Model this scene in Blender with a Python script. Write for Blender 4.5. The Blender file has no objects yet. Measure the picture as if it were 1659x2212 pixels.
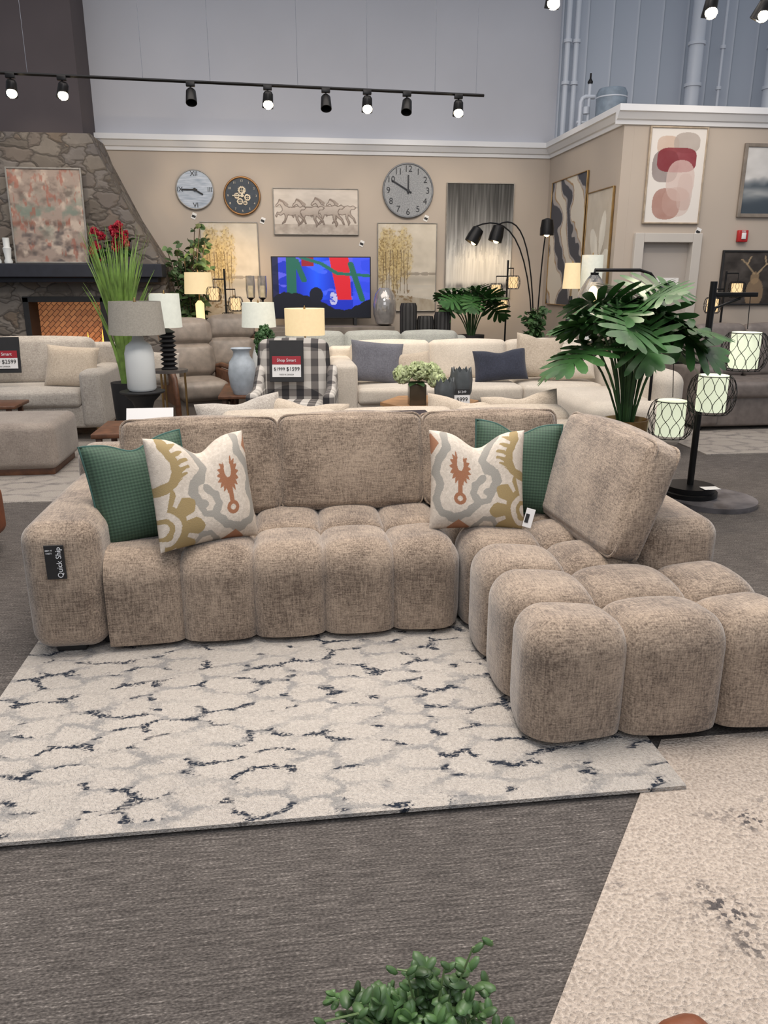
import bpy, bmesh, math, random
import numpy as np
from mathutils import Vector, Matrix, Euler
random.seed(7)
pi=math.pi
sc=bpy.context.scene
try: sc.view_settings.view_transform='Standard'
except Exception: pass
def lin(v):
    v=v/255.
    return v/12.92 if v<=.04045 else ((v+.055)/1.055)**2.4
def C(r,g,b): return (lin(r),lin(g),lin(b),1.0)
# ---------------------------------------------------------------- materials
MATS={}
def base(name):
    m=bpy.data.materials.new(name); m.use_nodes=True
    nt=m.node_tree; b=nt.nodes["Principled BSDF"]
    return m,nt,b
def coords(nt,scale=(1,1,1),rot=(0,0,0)):
    tc=nt.nodes.new("ShaderNodeTexCoord"); mp=nt.nodes.new("ShaderNodeMapping")
    mp.inputs["Scale"].default_value=scale; mp.inputs["Rotation"].default_value=rot
    nt.links.new(tc.outputs["Object"],mp.inputs["Vector"]); return mp.outputs[0]
def noise(nt,vec,scale,detail=3,rough=.5):
    n=nt.nodes.new("ShaderNodeTexNoise"); n.inputs["Scale"].default_value=scale
    n.inputs["Detail"].default_value=detail; n.inputs["Roughness"].default_value=rough
    nt.links.new(vec,n.inputs["Vector"]); return n.outputs["Fac"]
def ramp(nt,fac,stops):
    r=nt.nodes.new("ShaderNodeValToRGB"); nt.links.new(fac,r.inputs[0])
    el=r.color_ramp.elements
    while len(el)<len(stops): el.new(.5)
    for e,(p,c) in zip(el,stops): e.position=p; e.color=c
    return r.outputs[0]
def mth(nt,op,a,b=None,clamp=False):
    n=nt.nodes.new("ShaderNodeMath"); n.operation=op; n.use_clamp=clamp
    for i,x in enumerate((a,b)):
        if x is None: continue
        if isinstance(x,(int,float)): n.inputs[i].default_value=x
        else: nt.links.new(x,n.inputs[i])
    return n.outputs[0]
def mixc(nt,fac,a,b):
    n=nt.nodes.new("ShaderNodeMix"); n.data_type='RGBA'
    if isinstance(fac,(int,float)): n.inputs[0].default_value=fac
    else: nt.links.new(fac,n.inputs[0])
    for i,x in ((6,a),(7,b)):
        if isinstance(x,tuple): n.inputs[i].default_value=x
        else: nt.links.new(x,n.inputs[i])
    return n.outputs[2]
def bump(nt,b,h,strength=.3,dist=.01):
    n=nt.nodes.new("ShaderNodeBump"); n.inputs["Strength"].default_value=strength
    n.inputs["Distance"].default_value=dist
    nt.links.new(h,n.inputs["Height"]); nt.links.new(n.outputs[0],b.inputs["Normal"])
def M(name,col,rough=.6,metal=0,emit=None,es=0,var=None,bmp=None,trans=0,ior=1.45):
    if name in MATS: return MATS[name]
    m,nt,b=base(name)
    b.inputs["Base Color"].default_value=col; b.inputs["Roughness"].default_value=rough
    b.inputs["Metallic"].default_value=metal
    if trans: b.inputs["Transmission Weight"].default_value=trans; b.inputs["IOR"].default_value=ior
    if emit: b.inputs["Emission Color"].default_value=emit; b.inputs["Emission Strength"].default_value=es
    v=coords(nt)
    if var is None: var=(12,.12)
    f=noise(nt,v,var[0]); d=tuple(x*(1-var[1]*2) for x in col[:3])+(1,); l=tuple(min(1,x*(1+var[1])) for x in col[:3])+(1,)
    nt.links.new(ramp(nt,f,[(.3,d),(.7,l)]),b.inputs["Base Color"])
    if bmp: bump(nt,b,noise(nt,v,bmp[0]),bmp[1],.005)
    MATS[name]=m; return m
def FAB(name,dark,light,k=1.0,bs=.35,mott=.25,st=.64,sheen=.2):
    if name in MATS: return MATS[name]
    m,nt,b=base(name); b.inputs["Roughness"].default_value=.95
    a=noise(nt,coords(nt,(30*k,260*k,260*k)),1,2); c=noise(nt,coords(nt,(260*k,260*k,30*k)),1,2)
    d=noise(nt,coords(nt,(260*k,30*k,260*k)),1,2); e=noise(nt,coords(nt),5,4)
    s=mth(nt,'ADD',mth(nt,'ADD',a,c),d); s=mth(nt,'MULTIPLY',s,1/3.)
    s2=mth(nt,'ADD',s,mth(nt,'MULTIPLY',mth(nt,'SUBTRACT',e,.5),mott))
    nt.links.new(ramp(nt,s2,[(1-st,dark),(st,light)]),b.inputs["Base Color"])
    bump(nt,b,s,bs,.006)
    b.inputs["Sheen Weight"].default_value=sheen
    MATS[name]=m; return m
def PAINT(name,emit=0,rough=.7,weave=False):
    if name in MATS: return MATS[name]
    m,nt,b=base(name); b.inputs["Roughness"].default_value=rough
    a=nt.nodes.new("ShaderNodeVertexColor"); a.layer_name="Col"
    col=a.outputs[0]
    if weave:
        f=noise(nt,coords(nt,(260,260,260)),1,2); col=mixc(nt,mth(nt,'MULTIPLY',f,.35),col,C(120,110,100)); bump(nt,b,f,.3,.004)
    nt.links.new(col,b.inputs["Base Color"])
    if emit:
        nt.links.new(a.outputs[0],b.inputs["Emission Color"]); b.inputs["Emission Strength"].default_value=emit
    MATS[name]=m; return m
# ---------------------------------------------------------------- geometry
def axis(h,r,n,m):
    c=h-r; L=[]
    for k in range(m,0,-1): L.append(-c-r*math.tan(pi/4*k/m))
    for i in range(n+1): L.append(-c+2*c*i/n)
    for k in range(1,m+1): L.append(c+r*math.tan(pi/4*k/m))
    return L
def rbox(c,s,r=.01,m=2,n=1,bulge=0,rot=None,taper=None):
    h=[x/2. for x in s]; r=min(r,min(h)*.98)
    if bulge and n<4: n=6
    A=[axis(h[i],r,n,m) for i in range(3)]
    V=[];F=[];D={}
    R=Euler(rot).to_matrix() if rot else None
    def add(q):
        k=(round(q[0],5),round(q[1],5),round(q[2],5))
        if k in D: return D[k]
        D[k]=len(V); p=Vector(q)
        if R: p=R@p
        V.append((p.x+c[0],p.y+c[1],p.z+c[2])); return D[k]
    for a in range(3):
        b,d=(a+1)%3,(a+2)%3
        for sg in (-1,1):
            G=[]
            for x in A[b]:
                row=[]
                for y in A[d]:
                    p=[0,0,0];p[a]=sg*h[a];p[b]=x;p[d]=y
                    co=[max(-(h[i]-r),min(h[i]-r,p[i])) for i in range(3)]
                    dd=[p[i]-co[i] for i in range(3)]; L=math.sqrt(sum(t*t for t in dd)) or 1
                    q=[co[i]+dd[i]/L*r for i in range(3)]
                    if bulge: q[a]+=sg*bulge*(1-min(1,abs(x/h[b]))**2)*(1-min(1,abs(y/h[d]))**2)
                    row.append(add(q))
                G.append(row)
            for i in range(len(G)-1):
                for j in range(len(G[0])-1):
                    f=(G[i][j],G[i+1][j],G[i+1][j+1],G[i][j+1])
                    if len(set(f))<4: continue
                    F.append(f if sg>0 else f[::-1])
    return V,F
def channelblock(lo,hi,clo,chi,R,xs,ys,A=.026,w=.016,B=.020,step=.0125):
    """One upholstered block: a box rounded towards (clo,chi) with stitched seams
    pressed in along the planes x=xs[i] and y=ys[j] and padding swelling between them."""
    V=[];F=[];D={}
    def lines(a):
        n=max(4,int((hi[a]-lo[a])/step)); L=set(round(lo[a]+(hi[a]-lo[a])*i/n,5) for i in range(n+1))
        for s_ in (xs if a==0 else ys if a==1 else []):
            if lo[a]<=s_<=hi[a]: L.add(round(s_,5))
        return sorted(L)
    L=[lines(i) for i in range(3)]
    def cell(v,S):
        d=min(abs(v-s_) for s_ in S[1:-1]); t=0
        for i in range(len(S)-1):
            if S[i]<=v<=S[i+1]: 
                q=(v-S[i])/(S[i+1]-S[i])
                if i==0: q=.5+.5*q
                if i==len(S)-2: q=.5*q
                t=(2*abs(q-.5))**2.4
        return d,t
    def pt(p):
        k=(round(p[0],5),round(p[1],5),round(p[2],5))
        if k in D: return D[k]
        co=[max(clo[i]+R,min(chi[i]-R,p[i])) for i in range(3)];d=[p[i]-co[i] for i in range(3)]
        Ln=math.sqrt(sum(t*t for t in d)) or 1; mxd=max(abs(t) for t in d); n=[t/Ln for t in d]
        dx,tx=cell(p[0],xs); dy,ty=cell(p[1],ys)
        kx=1-abs(n[0]); ky=1-abs(n[1])
        ins=kx*(A*math.exp(-dx/w)+B*tx)+ky*(A*math.exp(-dy/w)+B*ty)
        if p[2]<.12: ins+=.018*((.12-p[2])/.12)**2
        D[k]=len(V); V.append(tuple(co[i]+n[i]*(mxd-ins) for i in range(3))); return D[k]
    for a in range(3):
        b,d=(a+1)%3,(a+2)%3
        for sg,val in ((-1,lo[a]),(1,hi[a])):
            G=[]
            for x in L[b]:
                row=[]
                for y in L[d]:
                    p=[0,0,0];p[a]=val;p[b]=x;p[d]=y;row.append(pt(p))
                G.append(row)
            for i in range(len(G)-1):
                for j in range(len(G[0])-1):
                    f=(G[i][j],G[i+1][j],G[i+1][j+1],G[i][j+1])
                    if len(set(f))<4: continue
                    F.append(f if sg>0 else f[::-1])
    return V,F
def lathe(prof,seg=24,c=(0,0,0),rib=None):
    V=[];F=[]
    for (r,z) in prof:
        for i in range(seg):
            a=2*pi*i/seg; rr=r*(1+(rib[1]*math.cos(rib[0]*a) if rib else 0))
            V.append((c[0]+rr*math.cos(a),c[1]+rr*math.sin(a),c[2]+z))
    n=len(prof)
    for k in range(n-1):
        for i in range(seg):
            j=(i+1)%seg; F.append((k*seg+i,k*seg+j,(k+1)*seg+j,(k+1)*seg+i))
    if prof[0][0]>1e-4: F.append(tuple(range(seg))[::-1])
    if prof[-1][0]>1e-4: F.append(tuple((n-1)*seg+i for i in range(seg)))
    return V,F
def tube(pts,r,seg=8,closed=False):
    pts=[Vector(p) for p in pts];n=len(pts);V=[];F=[];up=None
    rs=r if isinstance(r,(list,tuple)) else [r]*n
    for i,p in enumerate(pts):
        if closed: t=pts[(i+1)%n]-pts[i-1]
        else: t=pts[min(i+1,n-1)]-pts[max(i-1,0)]
        t.normalize()
        if up is None: up=Vector((0,0,1)) if abs(t.z)<.9 else Vector((1,0,0))
        x=up-t*up.dot(t); x.normalize(); y=t.cross(x); up=x
        for k in range(seg):
            a=2*pi*k/seg; q=p+(x*math.cos(a)+y*math.sin(a))*rs[i]; V.append(tuple(q))
    for i in range(n if closed else n-1):
        j=(i+1)%n
        for k in range(seg):
            l=(k+1)%seg; F.append((i*seg+k,i*seg+l,j*seg+l,j*seg+k))
    if not closed: F.append(tuple(range(seg))[::-1]); F.append(tuple((n-1)*seg+k for k in range(seg)))
    return V,F
def join(*gs):
    V=[];F=[]
    for v,f in gs:
        o=len(V);V+=list(v);F+=[tuple(i+o for i in t) for t in f]
    return V,F
def xf(g,loc=(0,0,0),rot=(0,0,0),s=1):
    Mx=Matrix.Translation(loc)@Euler(rot).to_matrix().to_4x4()@Matrix.Scale(s,4)
    return [tuple(Mx@Vector(v)) for v in g[0]],g[1]
def ell(c,r,seg=10,rings=7):
    V,F=lathe([(max(1e-5,math.sin(pi*i/rings)),-math.cos(pi*i/rings)) for i in range(rings+1)],seg)
    return [(c[0]+v[0]*r[0],c[1]+v[1]*r[1],c[2]+v[2]*r[2]) for v in V],F
# ---------------------------------------------------------------- scene helpers
def link(o): sc.collection.objects.link(o); return o
def thing(name,label,cat,loc=(0,0,0),rot=(0,0,0),group=None):
    e=bpy.data.objects.new(name,None); e.empty_display_size=.05; e.location=loc; e.rotation_euler=rot
    e["label"]=label; e["category"]=cat
    if group: e["group"]=group
    return link(e)
def mesh(name,geo,mat,smooth=True,recalc=True):
    me=bpy.data.meshes.new(name); me.from_pydata([tuple(v) for v in geo[0]],[],geo[1]); me.validate()
    if recalc:
        bm=bmesh.new();bm.from_mesh(me);bmesh.ops.recalc_face_normals(bm,faces=bm.faces);bm.to_mesh(me);bm.free()
    if smooth:
        me.polygons.foreach_set("use_smooth",[True]*len(me.polygons))
        try: me.set_sharp_from_angle(angle=math.radians(50))
        except Exception: pass
    me.materials.append(mat); return me
def part(t,name,geo,mat,smooth=True,label=None,recalc=True):
    o=bpy.data.objects.new(name,mesh(name,geo,mat,smooth,recalc)); link(o); o.parent=t
    if label: o["label"]=label
    return o
def solo(name,label,cat,geo,mat,loc=(0,0,0),rot=(0,0,0),smooth=True,kind=None,group=None):
    o=bpy.data.objects.new(name,mesh(name,geo,mat,smooth)); link(o); o.location=loc; o.rotation_euler=rot
    if kind: o["kind"]=kind
    if kind!="structure": o["label"]=label; o["category"]=cat
    if group: o["group"]=group
    return o
def struct(name,geo,mat,smooth=False): return solo(name,"","",geo,mat,smooth=smooth,kind="structure")
def bx(x0,x1,y0,y1,z0,z1,r=0.004):
    return rbox(((x0+x1)/2,(y0+y1)/2,(z0+z1)/2),(x1-x0,y1-y0,z1-z0),r,1)
TX=[]
def txts(t,name,items,mat): TX.append((t,name,items,mat))
def colored(me,cols):
    ca=me.color_attributes.new("Col",'FLOAT_COLOR','POINT')
    a=np.ones((len(me.vertices),4),dtype=np.float32); a[:,:3]=cols
    ca.data.foreach_set("color",a.ravel())
def nlin(a):
    a=np.clip(a,0,255)/255.; return np.where(a<=.04045,a/12.92,((a+.055)/1.055)**2.4)
def canvas(t,name,w,h,f,mat,nx=120,loc=(0,0,0),label=None):
    nz=max(8,int(nx*h/w)); u=np.linspace(0,1,nx+1);v=np.linspace(0,1,nz+1)
    U,V=np.meshgrid(u,v); rgb=f(U,V,w/h).reshape(-1,3)
    vs=[((a-.5)*w+loc[0],loc[1],(b)*h+loc[2]) for b in v for a in u]
    fs=[(j*(nx+1)+i,j*(nx+1)+i+1,(j+1)*(nx+1)+i+1,(j+1)*(nx+1)+i) for j in range(nz) for i in range(nx)]
    o=part(t,name,(vs,fs),mat,False,label,recalc=False); colored(o.data,nlin(rgb)); return o
def vn(U,V,sx,sy,seed,oct=3):
    rs=np.random.RandomState(seed);out=np.zeros_like(U);amp=1;tot=0
    for o in range(oct):
        nx,ny=int(sx*2**o)+2,int(sy*2**o)+2; g=rs.rand(ny+1,nx+1)
        x=np.clip(U,0,.9999)*(nx-1);y=np.clip(V,0,.9999)*(ny-1);i=x.astype(int);j=y.astype(int);a=x-i;b=y-j
        a=a*a*(3-2*a);b=b*b*(3-2*b)
        out+=amp*((g[j,i]*(1-a)+g[j,i+1]*a)*(1-b)+(g[j+1,i]*(1-a)+g[j+1,i+1]*a)*b);tot+=amp;amp*=.55
    return out/tot
def mx(A,col,m):
    m=np.clip(m,0,1)[...,None]; return A*(1-m)+np.array(col,dtype=float)*m
def full(U,col): return np.zeros(U.shape+(3,))+np.array(col,dtype=float)
def inpoly(X,Y,pts):
    r=np.zeros(X.shape,bool);n=len(pts)
    for i in range(n):
        x1,y1=pts[i];x2,y2=pts[(i+1)%n]
        if y1==y2: continue
        c=((y1>Y)!=(y2>Y))&(X<(x2-x1)*(Y-y1)/(y2-y1)+x1); r^=c
    return r
def pdist(X,Y,pts,closed=False):
    d=np.full(X.shape,9.)
    n=len(pts)
    for i in range(n if closed else n-1):
        x1,y1=pts[i];x2,y2=pts[(i+1)%n];dx,dy=x2-x1,y2-y1
        t=np.clip(((X-x1)*dx+(Y-y1)*dy)/(dx*dx+dy*dy+1e-12),0,1)
        d=np.minimum(d,np.hypot(X-x1-t*dx,Y-y1-t*dy))
    return d
def frame_geo(w,h,bw,y0,y1,z0=0):
    return join(bx(-w/2-bw,-w/2,y0,y1,z0-bw,z0+h+bw),bx(w/2,w/2+bw,y0,y1,z0-bw,z0+h+bw),
                bx(-w/2,w/2,y0,y1,z0-bw,z0),bx(-w/2,w/2,y0,y1,z0+h,z0+h+bw))
ART=PAINT("painted_canvas")
def picture(label,x,z0,w,h,y,f,fm,bw=.012,nx=120,rz=0,rx=0,name="framed_painting",loc=None,cat="painting"):
    t=thing(name,label,cat,loc or (x,y,z0),(rx,0,rz))
    part(t,"frame",frame_geo(w-2*bw,h-2*bw,bw,-.03,0,bw),fm,False)
    part(t,"backing",bx(-w/2+bw,w/2-bw,-.012,0,bw,h-bw,.001),M("canvas_back",C(190,180,165)),False)
    canvas(t,"canvas",w-2*bw,h-2*bw,f,ART,nx,(0,-.018,bw))
    return t
# ---------------------------------------------------------------- common mats
black=M("black_metal",C(28,27,28),.4,.6)
blackm=M("black_matte",C(30,29,30),.6)
white=M("white_trim",C(222,222,224),.5,var=(2,.02))
silver=M("silver_frame",C(150,145,138),.4,.3)
wood=M("walnut_wood",C(98,64,44),.45,var=(20,.2))
ltwood=M("light_oak",C(176,134,94),.5,var=(8,.12))
greyw=M("grey_washed_wood",C(128,118,108),.6,var=(9,.15))
brass=M("brass",C(170,140,95),.3,.9)
paper=M("paper",C(226,224,222),.7,var=(3,.01))
glass=M("clear_glass",C(225,225,225),.05,0,trans=.9)
def emi(name,c,s,bc=None):
    return M(name,bc or c,.8,0,emit=c,es=s,var=(30,.04))
bulb=emi("warm_bulb",C(255,214,150),8)
# ================================================================= ROOM
carp,nt,b=base("carpet"); b.inputs["Roughness"].default_value=1
f1=noise(nt,coords(nt,(110,260,1)),1,2); f2=noise(nt,coords(nt,(10,150,1)),1,2); f3=noise(nt,coords(nt),2.2,3)
s=mth(nt,'ADD',mth(nt,'MULTIPLY',f1,.6),mth(nt,'MULTIPLY',f2,.4)); s=mth(nt,'ADD',s,mth(nt,'MULTIPLY',mth(nt,'SUBTRACT',f3,.5),.12))
nt.links.new(ramp(nt,s,[(.38,C(54,49,46)),(.5,C(80,74,70)),(.60,C(102,95,90)),(.68,C(138,130,124))]),b.inputs["Base Color"]); bump(nt,b,f1,.4,.004)
struct("floor",([(-7,-2,0),(9,-2,0),(9,11.4,0),(-7,11.4,0)],[(0,1,2,3)]),carp)
wallm=M("beige_wall",C(178,166,154),.85,var=(1.5,.02)); upm=M("grey_upper_wall",C(186,187,194),.85,var=(.8,.03))
struct("wall_back",bx(-7,9,11.3,11.4,0,3.2,.001),wallm)
struct("wall_back_upper",bx(-7,3.82,11.3,11.4,3.2,7,.001),upm)
sid,nt,b=base("metal_siding"); b.inputs["Roughness"].default_value=.5
w=nt.nodes.new("ShaderNodeTexWave"); w.wave_profile='SAW'; w.inputs["Scale"].default_value=.9; nt.links.new(coords(nt),w.inputs[0])
nt.links.new(ramp(nt,w.outputs[1],[(0,C(136,144,156)),(.06,C(166,174,186)),(.9,C(176,183,195)),(1,C(196,201,210))]),b.inputs["Base Color"]); bump(nt,b,w.outputs[1],.2,.01)
struct("wall_right_upper",bx(3.82,9,11.25,11.4,3.2,7,.001),sid)
struct("wall_right_return",bx(3.78,3.9,8.85,11.3,0,3.34,.001),wallm)
struct("wall_right",join(bx(3.9,4.07,8.85,9.0,0,3.34,.001),bx(4.07,4.74,8.85,9.0,1.98,3.34,.001),bx(4.74,9,8.85,9.0,0,3.34,.001)),wallm)
struct("ceiling",bx(3.9,9,9.0,11.25,3.28,3.34,.001),wallm)
prof=[(0,3.16),(.02,3.16),(.03,3.20),(.05,3.21),(.09,3.27),(.11,3.28),(.11,3.345),(0,3.345)]
def crown(p0,p1,nrm):
    V=[];n=len(prof)
    for p in (p0,p1):
        for o,z in prof: V.append((p[0]+nrm[0]*o,p[1]+nrm[1]*o,z))
    F=[(i,(i+1)%n,n+(i+1)%n,n+i) for i in range(n)]+[tuple(range(n)),tuple(range(n,2*n))]
    return V,F
struct("trim_1",crown((-2.4,11.3),(3.78,11.3),(0,-1)),white)
struct("trim_2",crown((3.78,8.85),(3.78,11.3),(-1,0)),white)
struct("trim_3",crown((3.78-.11,8.85),(9,8.85),(0,-1)),white)
chm=M("dark_chimney",C(78,70,72),.8,var=(1.5,.05))
struct("wall_chimney",bx(-5.5,-2.35,10.6,11.3,3.22,7,.001),chm)
sto,nt,b=base("fieldstone"); b.inputs["Roughness"].default_value=.9
v=coords(nt,(3.8,3.8,6.0)); nz=nt.nodes.new("ShaderNodeTexNoise"); nz.inputs["Scale"].default_value=1.3; nt.links.new(v,nz.inputs[0])
va=nt.nodes.new("ShaderNodeVectorMath"); va.operation='ADD'; nt.links.new(v,va.inputs[0]); nt.links.new(nz.outputs[1],va.inputs[1])
vo=nt.nodes.new("ShaderNodeTexVoronoi"); vo.inputs["Scale"].default_value=1; nt.links.new(va.outputs[0],vo.inputs["Vector"])
ve=nt.nodes.new("ShaderNodeTexVoronoi"); ve.feature='DISTANCE_TO_EDGE'; ve.inputs["Scale"].default_value=1; nt.links.new(va.outputs[0],ve.inputs["Vector"])
sp=nt.nodes.new("ShaderNodeSeparateColor"); nt.links.new(vo.outputs["Color"],sp.inputs[0])
stc=ramp(nt,sp.outputs[0],[(0,C(104,96,88)),(.35,C(128,119,109)),(.6,C(142,134,125)),(.8,C(116,110,107)),(1,C(126,111,96))])
stc=mixc(nt,mth(nt,'MULTIPLY',noise(nt,coords(nt),9,5),.6),stc,C(80,73,67))
ed=ramp(nt,ve.outputs["Distance"],[(.005,(0,0,0,1)),(.06,(1,1,1,1))])
nt.links.new(mixc(nt,ed,C(84,77,71),stc),b.inputs["Base Color"]); bump(nt,b,ramp(nt,ve.outputs["Distance"],[(.0,(0,0,0,1)),(.15,(1,1,1,1))]),.5,.04)
def prism(pts,y0,y1):
    n=len(pts);V=[(x,y0,z) for x,z in pts]+[(x,y1,z) for x,z in pts]
    return V,[tuple(range(n)),tuple(range(n,2*n))[::-1]]+[(i,(i+1)%n,n+(i+1)%n,n+i) for i in range(n)]
stg=join(prism([(-5.5,0),(-3.25,0),(-3.25,1.3),(-5.5,1.3)],10.5,11.29),prism([(-2.28,0),(-1.5,0),(-1.5,1.3),(-2.28,1.3)],10.5,11.29),
 prism([(-3.25,0),(-2.28,0),(-2.28,.35),(-3.25,.35)],10.5,11.29),prism([(-5.5,1.3),(-1.5,1.3),(-1.5,1.72),(-1.6,1.87),(-1.85,2.3),(-2.17,2.98),(-2.25,3.22),(-5.5,3.22)],10.5,11.29))
fp=thing("fireplace","stone fireplace with flared chimney breast, dark mantel and lit firebox","fireplace",(-3,10.5,0))
off=lambda g:xf(g,(3,-10.5,0))
part(fp,"stone_surround",off(stg),sto,False)
part(fp,"mantel",off(join(bx(-5.5,-1.48,10.15,10.52,1.56,1.72,.01),bx(-5.5,-1.55,10.25,10.52,1.5,1.56,.01))),M("slate_mantel",C(34,36,46),.6),False)
brk,nt,b=base("firelit_herringbone_brick"); bt=nt.nodes.new("ShaderNodeTexBrick"); bt.inputs["Scale"].default_value=5
nt.links.new(coords(nt,(1,1,1),(pi/2,0,pi/4)),bt.inputs["Vector"]); bt.inputs["Color1"].default_value=C(166,112,72);bt.inputs["Color2"].default_value=C(140,90,58);bt.inputs["Mortar"].default_value=C(70,42,28)
nt.links.new(bt.outputs[0],b.inputs["Base Color"]);nt.links.new(bt.outputs[0],b.inputs["Emission Color"]);b.inputs["Emission Strength"].default_value=.6  # warm firelight put into the brick as emission
part(fp,"firebox_back",off(bx(-3.2,-2.33,10.85,10.88,.35,1.27)),brk,False)
part(fp,"firebox_frame",off(join(bx(-3.27,-3.2,10.47,10.9,.33,1.32),bx(-2.33,-2.26,10.47,10.9,.33,1.32),bx(-3.27,-2.26,10.47,10.9,1.26,1.33),bx(-3.27,-2.26,10.47,10.9,.33,.37))),blackm,False)
fl=[]
for i in range(9):
    x=-.11+.09*i+random.uniform(-.02,.02);h=random.uniform(.3,.55)
    fl.append(lathe([(.001,0),(.03,.04),(.022,h*.5),(.001,h)],8,(x,.2,.37)))
part(fp,"flame",join(*fl),emi("flame",C(255,170,70),3))
struct("door_1",bx(4.11,4.70,8.9,8.94,0,1.94,.002),M("door_paint",C(168,160,153),.6,var=(2,.02)))
struct("trim_4",join(bx(4.0,4.11,8.8,8.95,0,2.04,.005),bx(4.70,4.81,8.8,8.95,0,2.04,.005),bx(4.11,4.70,8.8,8.95,1.94,2.04,.005)),M("door_frame",C(188,182,175),.5,var=(2,.02)))
t=thing("door_sign","white paper sign with black STAFF ONLY lettering on door","sign",(4.47,8.899,1.29))
part(t,"paper",bx(-.15,.15,-.006,0,0,.26,.001),paper,False)
txts(t,"lettering",[("STAFF",.085,(0,-.008,.18),(pi/2,0,0)),("ONLY",.085,(0,-.008,.08),(pi/2,0,0))],blackm)
t=thing("fire_alarm","red fire alarm strobe mounted on wall","alarm",(5.31,8.85,1.95))
part(t,"housing",bx(-.06,.06,-.05,0,0,.13,.008),M("alarm_red",C(178,30,32),.4)); part(t,"strobe",bx(-.025,.025,-.065,-.05,.03,.1,.004),white)
txts(t,"lettering",[("FIRE",.028,(0,-.053,.115),(pi/2,0,0))],white)
pipem=M("painted_pipe",C(196,202,212),.4,var=(2,.02))
def pipe(x,y,r,z0=3.345,z1=7):
    t=thing("wall_pipe","pale grey painted vertical service pipe against upper wall","pipe",(x,y,z0),group="service pipes")
    part(t,"pipe",lathe([(r,0),(r,z1-z0)],16),pipem)
    for zz in(.7,1.2): part(t,"bracket",lathe([(r+.02,zz),(r+.02,zz+.04)],16),pipem)
for x,y,r in ((3.86,11.1,.035),(3.98,11.1,.035),(5.62,11.0,.095),(6.05,11.1,.02),(6.75,11.0,.09)): pipe(x,y,r)
t=thing("water_tank","grey cylindrical expansion tank standing on ledge","tank",(4.2,10.3,3.34))
part(t,"tank_body",lathe([(.02,0),(.17,.01),(.19,.05),(.19,.44),(.165,.49),(.001,.5)],32),M("tank_grey",C(126,140,154),.5))
part(t,"tank_band",lathe([(.193,.38),(.193,.395)],32),pipem)
t=thing("pipe_valve","small valve assembly of elbows and brass fitting on ledge","valve",(3.97,10.55,3.34))
part(t,"elbow",join(tube([(-.08,0,0),(-.08,0,.38),(-.06,0,.43),(-.02,0,.45),(.1,0,.45)],.028),tube([(.03,0,0),(.03,0,.6)],.022),tube([(-.12,0,.15),(-.02,0,.15),(.1,0,.17)],.02),lathe([(.045,.25),(.045,.33)],12)),pipem)
part(t,"valve_handle",lathe([(.03,.6),(.035,.62),(.012,.66),(.012,.72)],12,(.03,0,0)),black)
# ================================================================= RUGS
def rugmat(name,bg1,bg2,line,ink,a_,b_,amt,lw=1.0,dist=(1.25,1.3,0)):
    m,nt,b=base(name); b.inputs["Roughness"].default_value=1
    tc=coords(nt,(1/a_,1/b_,1))
    n1=nt.nodes.new("ShaderNodeTexNoise"); n1.inputs["Scale"].default_value=.75; n1.inputs["Detail"].default_value=3; nt.links.new(tc,n1.inputs[0])
    vm=nt.nodes.new("ShaderNodeVectorMath"); vm.operation='MULTIPLY_ADD'; nt.links.new(n1.outputs[1],vm.inputs[0]); vm.inputs[1].default_value=dist; nt.links.new(tc,vm.inputs[2])
    se=nt.nodes.new("ShaderNodeSeparateXYZ"); nt.links.new(vm.outputs[0],se.inputs[0]); X,Y=se.outputs[1],se.outputs[0]
    def lat(ox,oy):
        def fm(c_,o,s_):
            f=mth(nt,'ADD',mth(nt,'DIVIDE',c_,s_),o+50.); return mth(nt,'MULTIPLY',mth(nt,'ABSOLUTE',mth(nt,'SUBTRACT',mth(nt,'FRACT',f),.5)),s_)
        gx,gy=fm(X,ox,1.),fm(Y,oy,1.732)
        return mth(nt,'MAXIMUM',gx,mth(nt,'ADD',mth(nt,'MULTIPLY',gx,.5),mth(nt,'MULTIPLY',gy,.866)))
    hd=mth(nt,'SUBTRACT',.5,mth(nt,'MINIMUM',lat(0.,0.),lat(.5,.5)))
    fine=noise(nt,coords(nt),105,2); med=noise(nt,coords(nt),38,2)
    d=mth(nt,'ADD',hd,mth(nt,'ADD',mth(nt,'MULTIPLY',mth(nt,'SUBTRACT',fine,.5),.3),mth(nt,'MULTIPLY',mth(nt,'SUBTRACT',med,.5),.22)))
    lm=ramp(nt,d,[(.04*lw,(1,1,1,1)),(.16*lw,(0,0,0,1))]); lm2=ramp(nt,d,[(.05*lw,(1,1,1,1)),(.10*lw,(0,0,0,1))])
    big=noise(nt,coords(nt),1.6,2)
    c=mixc(nt,mth(nt,'ADD',mth(nt,'MULTIPLY',fine,.7),mth(nt,'MULTIPLY',big,.3)),bg1,bg2)
    gm=ramp(nt,noise(nt,coords(nt,(5,8,1)),1,2),[(.40,(.12,.12,.12,1)),(.58,(1,1,1,1))])
    c=mixc(nt,mth(nt,'MULTIPLY',mth(nt,'MULTIPLY',lm,gm),.75),c,line)
    nm=ramp(nt,noise(nt,coords(nt,(4.6,15,1)),1,2),[(.53,(0,0,0,1)),(.565,(1,1,1,1))])
    br=ramp(nt,noise(nt,coords(nt,(60,160,1)),1,1),[(.36,(.25,.25,.25,1)),(.47,(1,1,1,1))])
    c=mixc(nt,mth(nt,'MULTIPLY',mth(nt,'MULTIPLY',mth(nt,'MULTIPLY',lm2,nm),br),amt),c,ink)
    nt.links.new(c,b.inputs["Base Color"]); bump(nt,b,noise(nt,coords(nt),150,2),.9,.014); return m
rm=rugmat("shag_rug_pattern",C(148,139,131),C(214,205,195),C(132,130,129),C(28,36,50),.185,.112,1.0)
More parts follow.
